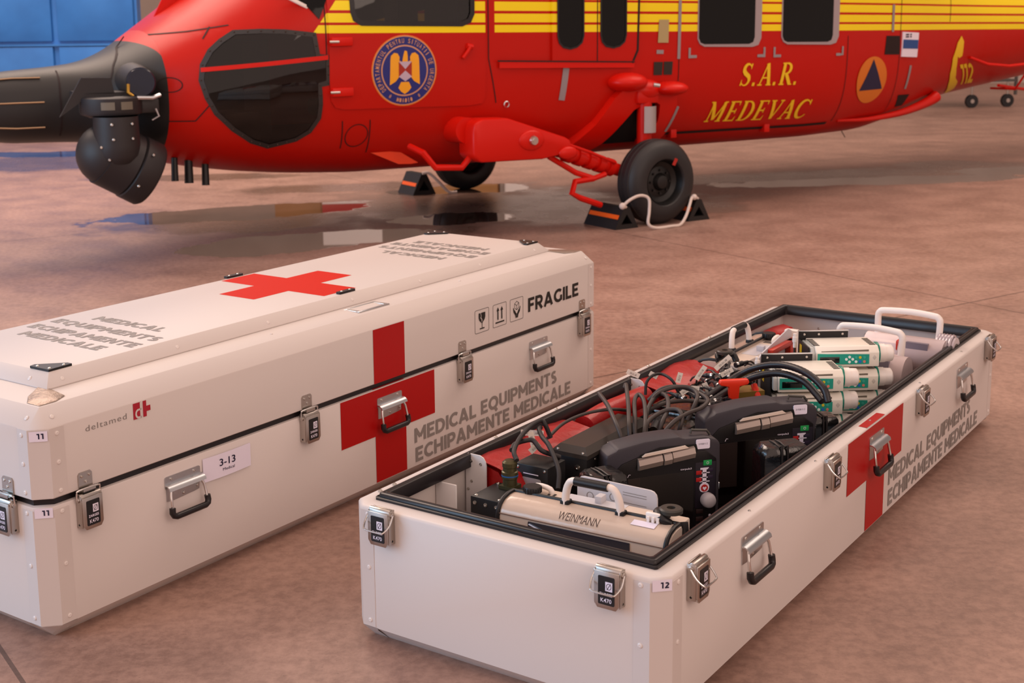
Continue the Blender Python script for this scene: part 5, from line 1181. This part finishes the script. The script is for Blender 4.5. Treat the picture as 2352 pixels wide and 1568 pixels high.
# -- cable loops, hoses
CB = {
 'black cable loop rising highest at the left of the coil': [(1.002, .747, .44), (.906, .662, .44), (.811, .584, .43), (.778, .545, .40), (.786, .533, .34)],
 'black cable standing upright just right of the highest loop': [(1.10, .71, .44), (1.095, .702, .45), (.969, .625, .43), (.855, .560, .41), (.83, .54, .34)],
 'narrow hairpin cable loop in the middle of the coil': [(.85, .535, .34), (.919, .575, .41), (1.02, .631, .43), (1.056, .635, .44), (1.016, .595, .43), (.90, .53, .40), (.86, .52, .34)],
 'cable loop bending over just behind the nearest monitor': [(.86, .50, .34), (.909, .53, .40), (.988, .521, .42), (1.006, .483, .43), (.99, .455, .42), (.97, .45, .39), (.98, .47, .34)],
 'widest cable loop reaching right to the farther monitor': [(1.199, .677, .38), (1.213, .637, .42), (1.234, .586, .43), (1.209, .513, .43), (1.147, .445, .43), (1.09, .44, .42), (1.02, .45, .42), (.947, .46, .41), (.90, .49, .36)],
 'short cable arch inside the widest loop': [(.999, .588, .36), (1.093, .617, .40), (1.156, .616, .42), (1.108, .565, .43), (1.022, .518, .42), (.95, .50, .40), (.93, .51, .34)],
 'cable lying flat towards the connector heap': [(1.088, .618, .385), (1.172, .60, .39), (1.23, .553, .39), (1.282, .499, .38)],
 'round cable loop at the far side of the coil': [(1.096, .63, .37), (1.136, .62, .42), (1.182, .583, .44), (1.21, .539, .44), (1.188, .501, .43), (1.13, .478, .42), (1.10, .49, .37)],
 'thin cable sweeping over the lid of the long black box': [(.681, .734, .385), (.775, .736, .405), (.865, .714, .415), (.927, .667, .42), (1.006, .65, .40)],
 'cable arching from the olive connector up to the paper tags': [(.418, .668, .405), (.445, .695, .42), (.532, .73, .43), (.607, .743, .44), (.664, .746, .44), (.666, .733, .43), (.675, .72, .39)],
 'braided cable coming down in front of the long black box': [(.66, .745, .42), (.620, .725, .43), (.591, .696, .42), (.555, .649, .41), (.50, .585, .37), (.462, .563, .33)],
 'short cable crossing below the paper tags': [(.47, .72, .41), (.519, .741, .41), (.534, .718, .42), (.548, .698, .42), (.537, .662, .40), (.58, .63, .375)],
 'pair of cables looping over the rim side by the red bag': [(1.277, .73, .37), (1.287, .731, .41), (1.31, .72, .43), (1.34, .703, .43), (1.323, .657, .42), (1.336, .64, .38)],
}
for i, (lab, P) in enumerate(CB.items()):
    q = MB(); q.tube([BM @ Vector(p) for p in P], .0068 if i not in (8, 12) else .005, 10, res=6)
    tag(q.build('cable', CABLE if i < 9 else mat('dark_cable', '#221e20', .55, bump=(400, .4, .001))), lab, 'cable', 'loose cables in the open case')
for lab, P in (('upper ribbed black hose arching over the nearer infusion pump', [(1.30, .56, .36), (1.374, .53, .385), (1.473, .499, .42), (1.485, .429, .46), (1.482, .345, .48), (1.437, .247, .48), (1.401, .174, .45), (1.385, .15, .41)]), ('lower ribbed black hose arching in front of the nearer infusion pump', [(1.28, .53, .355), (1.349, .503, .38), (1.441, .469, .41), (1.463, .411, .44), (1.469, .339, .455), (1.456, .26, .445), (1.42, .202, .42), (1.40, .175, .405)])):
    q = MB(); q.tube([BM @ Vector(p) for p in P], .0115, 12, res=14, ribs=.035); tag(q.build('ribbed_hose', mat('hose_rubber', '#1b171b', .38)), lab, 'hose', 'ribbed hoses')
# -- pouches of cable plugs and the heap of connectors with paper tags
t = inB('cable_pouch', 'open black pouch holding the heap of cable plugs', 'pouch', 1.255, .535)
q = MB(); secs = [[(x, y, z) for x, y in ((0, 0), (.45, .0), (.45, .15), (.01, .155))] for z in (0, .27)]; q.rings(secs, 0); q.tube([(0, 0, .272), (.45, 0, .272), (.45, .15, .272), (.01, .155, .272)], .006, 6, closed=True); q.build('pouch_body', GLOSSB, t)
t = inB('cable_pouch', 'black pouch below the coil of cable loops', 'pouch', 1.052, .492)
q = MB(); q.rings([[(x, y, z) for x, y in ((.0, 0), (.18, .0), (.18, .185), (0, .185))] for z in (0, .262)], 0); q.tube([(0, 0, .264), (.18, 0, .264), (.18, .185, .264), (0, .185, .264)], .006, 6, closed=True); q.build('pouch_body', GLOSSB, t)
random.seed(7)
PLUG = mat('plug_black', '#1c1a1e', .4)
def plug():
    t = bpy.data.objects.new('cable_plug', None); COL.objects.link(t)
    q = MB(); q.lathe([(.0001, 0), (.009, 0), (.010, .003), (.010, .022), (.0085, .024), (.0095, .026), (.0095, .034), (.006, .040), (.005, .060), (.0001, .060)], (-.03, 0, 0), (1, 0, 0), 14); q.build('plug_shell', PLUG, t)
    q = MB(); q.lathe([(.0102, 0), (.0106, .002), (.0106, .006), (.0102, .008)], (-.026, 0, 0), (1, 0, 0), 14); q.build('plug_ring', CHROME, t)
    q = MB(); q.tube([(.029, 0, 0), (.05, .004, -.006), (.065, .002, -.02)], .0035, 7, res=3); q.build('cable_end', CABLE, t); return t
P0 = plug(); first = True
for r in range(3):
    for i in range(9):
        u = 1.29+i*.058+random.uniform(-.012, .012); v = .50+r*.055+i*.006+random.uniform(-.012, .012); z = .362+random.uniform(0, .022)+(.008 if r == 1 else 0)
        c = P0 if first else copy_tree(P0); first = False
        c.matrix_world = BM @ Matrix.Translation((u, v, z)) @ Matrix.Rotation(random.uniform(-1.2, 1.2)+.6, 4, 'Z') @ Matrix.Rotation(random.uniform(-.35, .25), 4, 'Y')
        c['label'] = '%s black cable plug from the near end, in the %s row of the heap' % (('first', 'second', 'third', 'fourth', 'fifth', 'sixth', 'seventh', 'eighth', 'ninth')[i], ('front', 'middle', 'back')[r]); c['category'] = 'plug'; c['group'] = 'plugs heaped in the cable pouch'
def papertag(label, u, v, w, rz, tilt, L_=.055, h=.017):
    t = thing('paper_tag', label, 'tag', (0, 0, 0), 0, 'paper tags on the cables')
    t.matrix_world = BM @ Matrix.Translation((u, v, w)) @ Matrix.Rotation(rz, 4, 'Z') @ Matrix.Rotation(tilt, 4, 'Y')
    q = MB(); q.add([(x, -.001+.0015*math.sin(x*60), z) for x in [L_*i/6 for i in range(7)] for z in (0, h)], [(2*i, 2*i+2, 2*i+3, 2*i+1) for i in range(6)]); q.add([(x, .0002+.0015*math.sin(x*60), z) for x in [L_*i/6 for i in range(7)] for z in (0, h)], [(2*i, 2*i+1, 2*i+3, 2*i+2) for i in range(6)])
    for x in (L_*.0,): q.add([(x, -.001, 0), (x, .0002, 0), (x, .0002, h), (x, -.001, h)], [(0, 1, 2, 3)])
    q.build('tag_strip', mat('tag_paper', '#e8e0d4', .55), t, fix=False)
    q = MB(); write(q, '03-21.18', (L_*.25, -.0035, h*.32), (1, 0, 0), (0, 0, 1), L_*.5, h*.36, .0); q.build('tag_print', BLACKT, t)
a0 = -BY
for lab, u, v, w, rz, ti, L_ in (('paper tag hanging vertically on the arching cable near the olive connector', .575, .735, .43, a0, 1.35, .050), ('paper tag sloping to the left below the vertical one', .56, .71, .375, a0, -.75, .036), ('paper tag lying crosswise behind the vertical one', .60, .775, .408, a0, .05, .066),
    ('leftmost paper tag reaching over the far rim seal', 1.29, .81, .428, a0, .42, .045), ('paper tag wrapped on the paired cables by the rim', 1.335, .75, .42, a0, .5, .03), ('long paper tag pointing up to the right beside the second ventilator', 1.60, .625, .392, a0, -.75, .068), ('paper tag standing in the middle of the plug heap', 1.475, .635, .385, a0, -1.0, .055), ('short paper tag right of the middle of the plug heap', 1.555, .585, .385, a0, -.5, .045),
    ('small paper tag at the left end of the plug heap', 1.40, .665, .39, a0, -1.3, .035), ('small folded paper tag in front of the plug heap', 1.285, .60, .385, a0, -.6, .03), ('twisted paper tag between two plugs', 1.43, .60, .39, a0, 1.1, .035), ('paper tag lying low among the plugs behind the cable loops', 1.345, .60, .388, a0, .1, .028)): papertag(lab, u, v, w, rz, ti, L_)
t = inB('gold_plug', 'plug with two gold pins below the cable loops', 'plug', 1.02, .565, .345, .3)
q = MB(); q.cyl((0, 0, .0), (.05, 0, .008), .014, seg=16); q.sph((.08, 0, .012), .03, 16, sc=(1.2, .8, .8)); q.build('plug_body', PLUG, t)
for y in (-.007, .007): q = MB(); q.cyl((0, y, 0), (-.028, y, -.004), .0025, seg=8); q.build('gold_pin', mat('gold', '#d8a838', .2, 1), t)
# -- red T-handle on a brass-coloured valve block
t = inB('valve_block', 'brass-coloured valve block beside the red T-handle', 'valve', 1.405, .475, FZ, -.72)
q = MB(); q.prism([(0, 0), (.11, 0), (.11, .06), (.09, .075), (.0, .075)], 0, .312, 'z'); q.build('valve_body', mat('brass_block', '#9a8040', .35, .7), t)
q = MB(); q.cyl((.085, -.005, .29), (.085, .03, .325), .011, seg=12); q.cyl((.10, -.01, .24), (.115, -.02, .262), .009, seg=12); q.build('red_fitting', mat('fitting_red', '#d83018', .35), t)
q = MB(); q.tube([(.095, -.01, .28), (.11, -.02, .27), (.12, -.02, .25), (.105, -.015, .235)], .003, 6, res=3); q.build('fitting_chain', CHROME, t)
t = inB('t_handle', 'red T-shaped pull handle on a black stem', 'handle', 1.375, .462, FZ, math.radians(-46))
q = MB(); q.box(-.010, .010, -.006, .006, 0, .30, b=.002); q.build('stem', BLACKP, t)
q = MB(); q.prism([(-.014, .288), (.014, .288), (.018, .345), (.046, .350), (.050, .358), (.046, .368), (-.046, .368), (-.050, .358), (-.046, .350), (-.018, .345)], -.010, .010, 'y'); q.build('grip', mat('grip_red', '#e0341c', .35), t, bevel=.003)
t = inB('suction_tube_case', 'black ribbed tube case lying beside the plug heap', 'tube', 1.30, .455, .352, .05)
q = MB(); q.cyl((0, 0, .01), (.20, .045, .02), .014, .012, seg=14)
for k in range(6): f = k/6; q.cyl((.02+.2*f*.8, .045*(.1+f*.8), .012+.01*f), (.03+.2*f*.8, .045*(.14+f*.8), .012+.01*f), .0165, seg=14)
q.build('tube_body', mat('dark_blue_black', '#15161e', .3), t)
# -- infusion pumps: two stacks of three
def pump():
    t = bpy.data.objects.new('infusion_pump', None); COL.objects.link(t); Wd, D, H = .232, .145, .070
    q = MB()   # body with cut upper front edge
    q.prism([(0, 0), (D, 0), (D, H), (.020, H), (.004, H*.78), (0, H*.72)], .012, Wd, 'x'); body = q.build('pump_body', PUMPW, t, bevel=.003)
    q = MB(); q.prism([(.005, .004), (D-.01, .004), (D-.01, H-.004), (.025, H-.004), (.010, H*.66)], -.004, .0125, 'x'); q.build('end_cap', mat('clear_grey_plastic', '#b9bcb8', .12, coat=.6), t, bevel=.004)
    q = MB(); q.cyl((-.0045, .035, H*.52), (-.002, .035, H*.52), .010, seg=16); q.build('thumb_hole', mat('hole_grey', '#7a7a76', .4), t)
    q = MB(); q.prism([(.03, H*.70), (.195, H*.70), (.195, H*.86), (.03, H*.80)], -.0008, .0006, 'y', M=Matrix.Translation((0, .0035, 0))); q.build('syringe_window', mat('window_taupe', '#7d7468', .25), t)
    q = MB(); z0, z1 = .010, H*.66; q.prism([(.016, z0), (.196, z0), (.196, z1*.96), (.12, z1), (.05, z1*1.02), (.016, z1*1.05)], -.0022, .0004, 'y'); kp = q.build('key_panel', TEAL, t)
    q = MB(); q.box(.024, .092, -.0030, -.0020, .0155, .037, b=.0003); q.build('display', mat('pump_display', '#0c1412', .1, coat=.6), kp)
    for x, z, m, nm in ((.116, .028, 'key_white', 'key'), (.138, .028, 'key_white', 'key'), (.127, .036, 'key_white', 'key'), (.127, .0185, 'key_white', 'key'), (.150, .019, 'key_white', 'key'), (.164, .034, 'key_yellow', 'key'), (.164, .019, 'key_blue', 'key'), (.179, .019, 'key_coral', 'key'), (.150, .034, 'key_teal', 'key'), (.179, .034, 'key_teal', 'key')):
        q = MB(); q.cyl((x, -.0020, z), (x, -.0034, z), .0048, seg=14); q.build(nm, {'key_white': mat('key_white', '#e8f0ec', .3), 'key_yellow': mat('key_yellow', '#d8c030', .3), 'key_blue': mat('key_blue', '#2c6ac8', .3), 'key_coral': mat('key_coral', '#d88070', .3), 'key_teal': mat('key_teal', '#3aac98', .3)}[m], kp)
    q = MB(); q.sph((.215, .014, H*.46), .024, 20, sc=(.86, .62, 1.08)); q.build('drive_head', mat('drive_head_grey', '#c9c2b8', .35), t)
    q = MB(); q.cyl((.2315, .05, H*.5), (.240, .05, H*.5), .040, .039, 28); q.build('teal_ring', TEALD, t)
    q = MB(); rr = [[(.239+dx, .05+r*math.cos(2*PI*(k+.5)/10), H*.5+r*.95*math.sin(2*PI*(k+.5)/10)) for k in range(10)] for dx, r in ((0, .034), (.002, .036), (.024, .0355), (.025, .033), (.048, .032), (.053, .027))]; q.rings(rr, 0); q.build('syringe_drive_cap', WHITEP, t)
    q = MB()
    for k in range(6): q.box(.008, .03, .028+k*.017, .036+k*.017, H-.0002, H+.0014)
    q.build('vent_slots', mat('dark_grey_plastic'), t); q = MB()
    for k in range(6): q.box(.205, .226, .028+k*.017, .036+k*.017, H-.0002, H+.0014)
    q.build('vent_slots', mat('dark_grey_plastic'), t)
    return t
PU = pump(); PU['category'] = 'infusion pump'; PU['group'] = 'infusion pumps'
def place_pump(o, u, v, z, lab, ang=-53.5):
    o.matrix_world = BM @ Matrix.Translation((u, v, z)) @ Matrix.Rotation(math.radians(ang), 4, 'Z'); o['label'] = lab
place_pump(PU, 1.59, .41, .351, 'white and teal infusion pump on top of the nearer stack, under the two hoses')
labs = [(1.59, .41, .271, 'infusion pump in the middle of the nearer stack, below the hoses'), (1.59, .41, .191, 'lowest infusion pump of the nearer stack'), (1.82, .368, .391, 'white and teal infusion pump on top of the farther stack'), (1.82, .368, .306, 'infusion pump in the middle of the farther stack'), (1.82, .368, .226, 'lowest infusion pump of the farther stack')]
for u, v, z, l in labs: place_pump(copy_tree(PU), u, v, z, l)
for u, v, top, lab in ((1.59, .41, .421, 'black rack plate behind the nearer stack of infusion pumps'), (1.82, .368, .461, 'black rack plate behind the farther stack of infusion pumps')):
    t = inB('pump_rack', lab, 'rack', u, v, FZ, math.radians(-53.5), 'pump racks'); H = top-FZ
    q = MB(); q.box(-.012, .165, .148, .152, 0, H+.022); q.box(-.012, -.008, .02, .15, 0, H-.004); 
    for x in (.008, .06, .145): screw(q, (x, .148, H+.012), (0, -1, 0), .0045, 1)
    q.build('rack_plate', [BLACKM, SCREW], t)
    q = MB(); q.box(-.012, .167, .1475, .157, H+.022, H+.026, b=.001); q.build('rack_edge', ALU, t)
    q = MB(); q.box(.0, .23, .02, .14, 0, (.190 if u < 1.7 else .225)-FZ); q.build('rack_base', BLACKM, t)
    q = MB(); q.cyl((-.03, .13, H-.03), (-.03, .13, H+.02), .0065, seg=12); q.cyl((-.03, .13, H-.01), (-.03, .13, H+.008), .009, seg=12); q.cyl((-.03, .13, H-.2), (-.03, .13, H-.03), .0045, seg=8, mi=1); q.build('rack_pin', [WHITEP, CABLE], t)
    q = MB(); q.box(-.0135, -.0125, .10, .125, H-.06, H-.015); q.build('warning_sticker', mat('sticker_yellow'), t)
# -- plate with a red frame, clipped to the second ventilator
t = inB('red_frame_plate', 'light grey plate carrying a red open frame, standing in front of the second ventilator', 'plate', 1.84, .575)
q = MB(); q.prism([(0, 0), (.30, 0), (.30, .36), (.27, .372), (.025, .33), (0, .315)], 0, .005, 'y'); q.build('plate', LIGHTG, t)
q = MB()
for a, b, c, d in ((.05, .30, .245, .262), (.05, .075, .262, .30), (.24, .30, .262, .335), (.075, .28, .315, .335)): q.box(a, b, -.022, -.0006, c, d, b=.003)
q.build('red_frame', mat('frame_red', '#c03018', .35), t)
q = MB(); q.box(.30, .33, -.02, .03, .25, .36, b=.004); q.build('end_block', WHITEP, t)
# -- two portable suction units at the far end
def suction(label, u, v, z, coil):
    t = inB('suction_unit', label, 'suction unit', u, v, z, 0, 'portable suction units'); H = .335
    q = MB(); q.box(0, .15, .02, .28, 0, H-.055, b=.02); q.rings([[(.0+.06-.06*math.cos(a)*s, y, H-.10+.06*math.sin(a)*s) for a in [PI*k/12 for k in range(13)]] for y, s in ((.02, 1.0), (.28, 1.0))], 0, smooth=True); q.build('housing', PINKW, t)
    q = MB(); q.tube([(.07, .015, H-.07), (.07, .010, H+.02), (.07, .018, H+.040), (.07, .035, H+.046), (.07, .12, H+.052), (.07, .22, H+.047), (.07, .238, H+.040), (.07, .245, H+.02), (.07, .243, H-.07)], .0125, 12, res=3); q.build('carry_handle', WHITEP, t)
    q = MB(); q.cyl((-.005, -.035, .245), (-.005, .125, .245), .066, .066, 32); q.build('pump_drum', mat('grey_mauve_plastic', '#b4a3a4', .4), t)
    q = MB(); q.box(-.062, -.045, .015, .095, .275, .302, M=Matrix.Translation((0, 0, 0))); q.build('drum_window', mat('drum_window_grey', '#76707e', .3), t)
    q = MB(); q.box(-.01, .04, .06, .15, H-.085, H-.045, b=.006); q.build('red_latch', mat('latch_red', '#c83822', .35), t)
    q = MB(); q.box(.03, .06, .10, .20, H-.07, H-.05, b=.003); q.build('top_switch', mat('switch_blue_grey', '#8a9cb8', .4), t)
    if coil:
        q = MB()
        for k in range(5): q.tube([(.04+.055*math.cos(a), .0-k*.0115, H-.07+.055*math.sin(a)) for a in [2*PI*i/28 for i in range(28)]], .0062, 8, closed=True)
        q.build('coiled_tubing', mat('clear_tubing', '#d8ccd4', .12, coat=.8, trans=.45), t)
        q = MB(); q.cyl((.04, -.060, H-.07), (.04, -.052, H-.07), .050, seg=28); q.cyl((.04, -.062, H-.07), (.04, -.060, H-.07), .028, seg=24, mi=1); q.build('spool_cap', [mat('spool_cap_grey', '#b8acb2', .3), mat('dark_grey_plastic')], t)
    return t
suction('nearer portable suction unit with white bow handle and red latch', 2.165, .180, FZ, False)
suction('farther portable suction unit with a coil of clear tubing at its right', 2.395, .112, FZ+.022, True)
q = MB(); q.box(2.39, 2.55, .12, .42, FZ+.0002, FZ+.0215); o = q.build('foam_block', mat('grey_foam'))
o.matrix_world = BM; tag(o, 'dark foam block under the farther suction unit', 'foam')
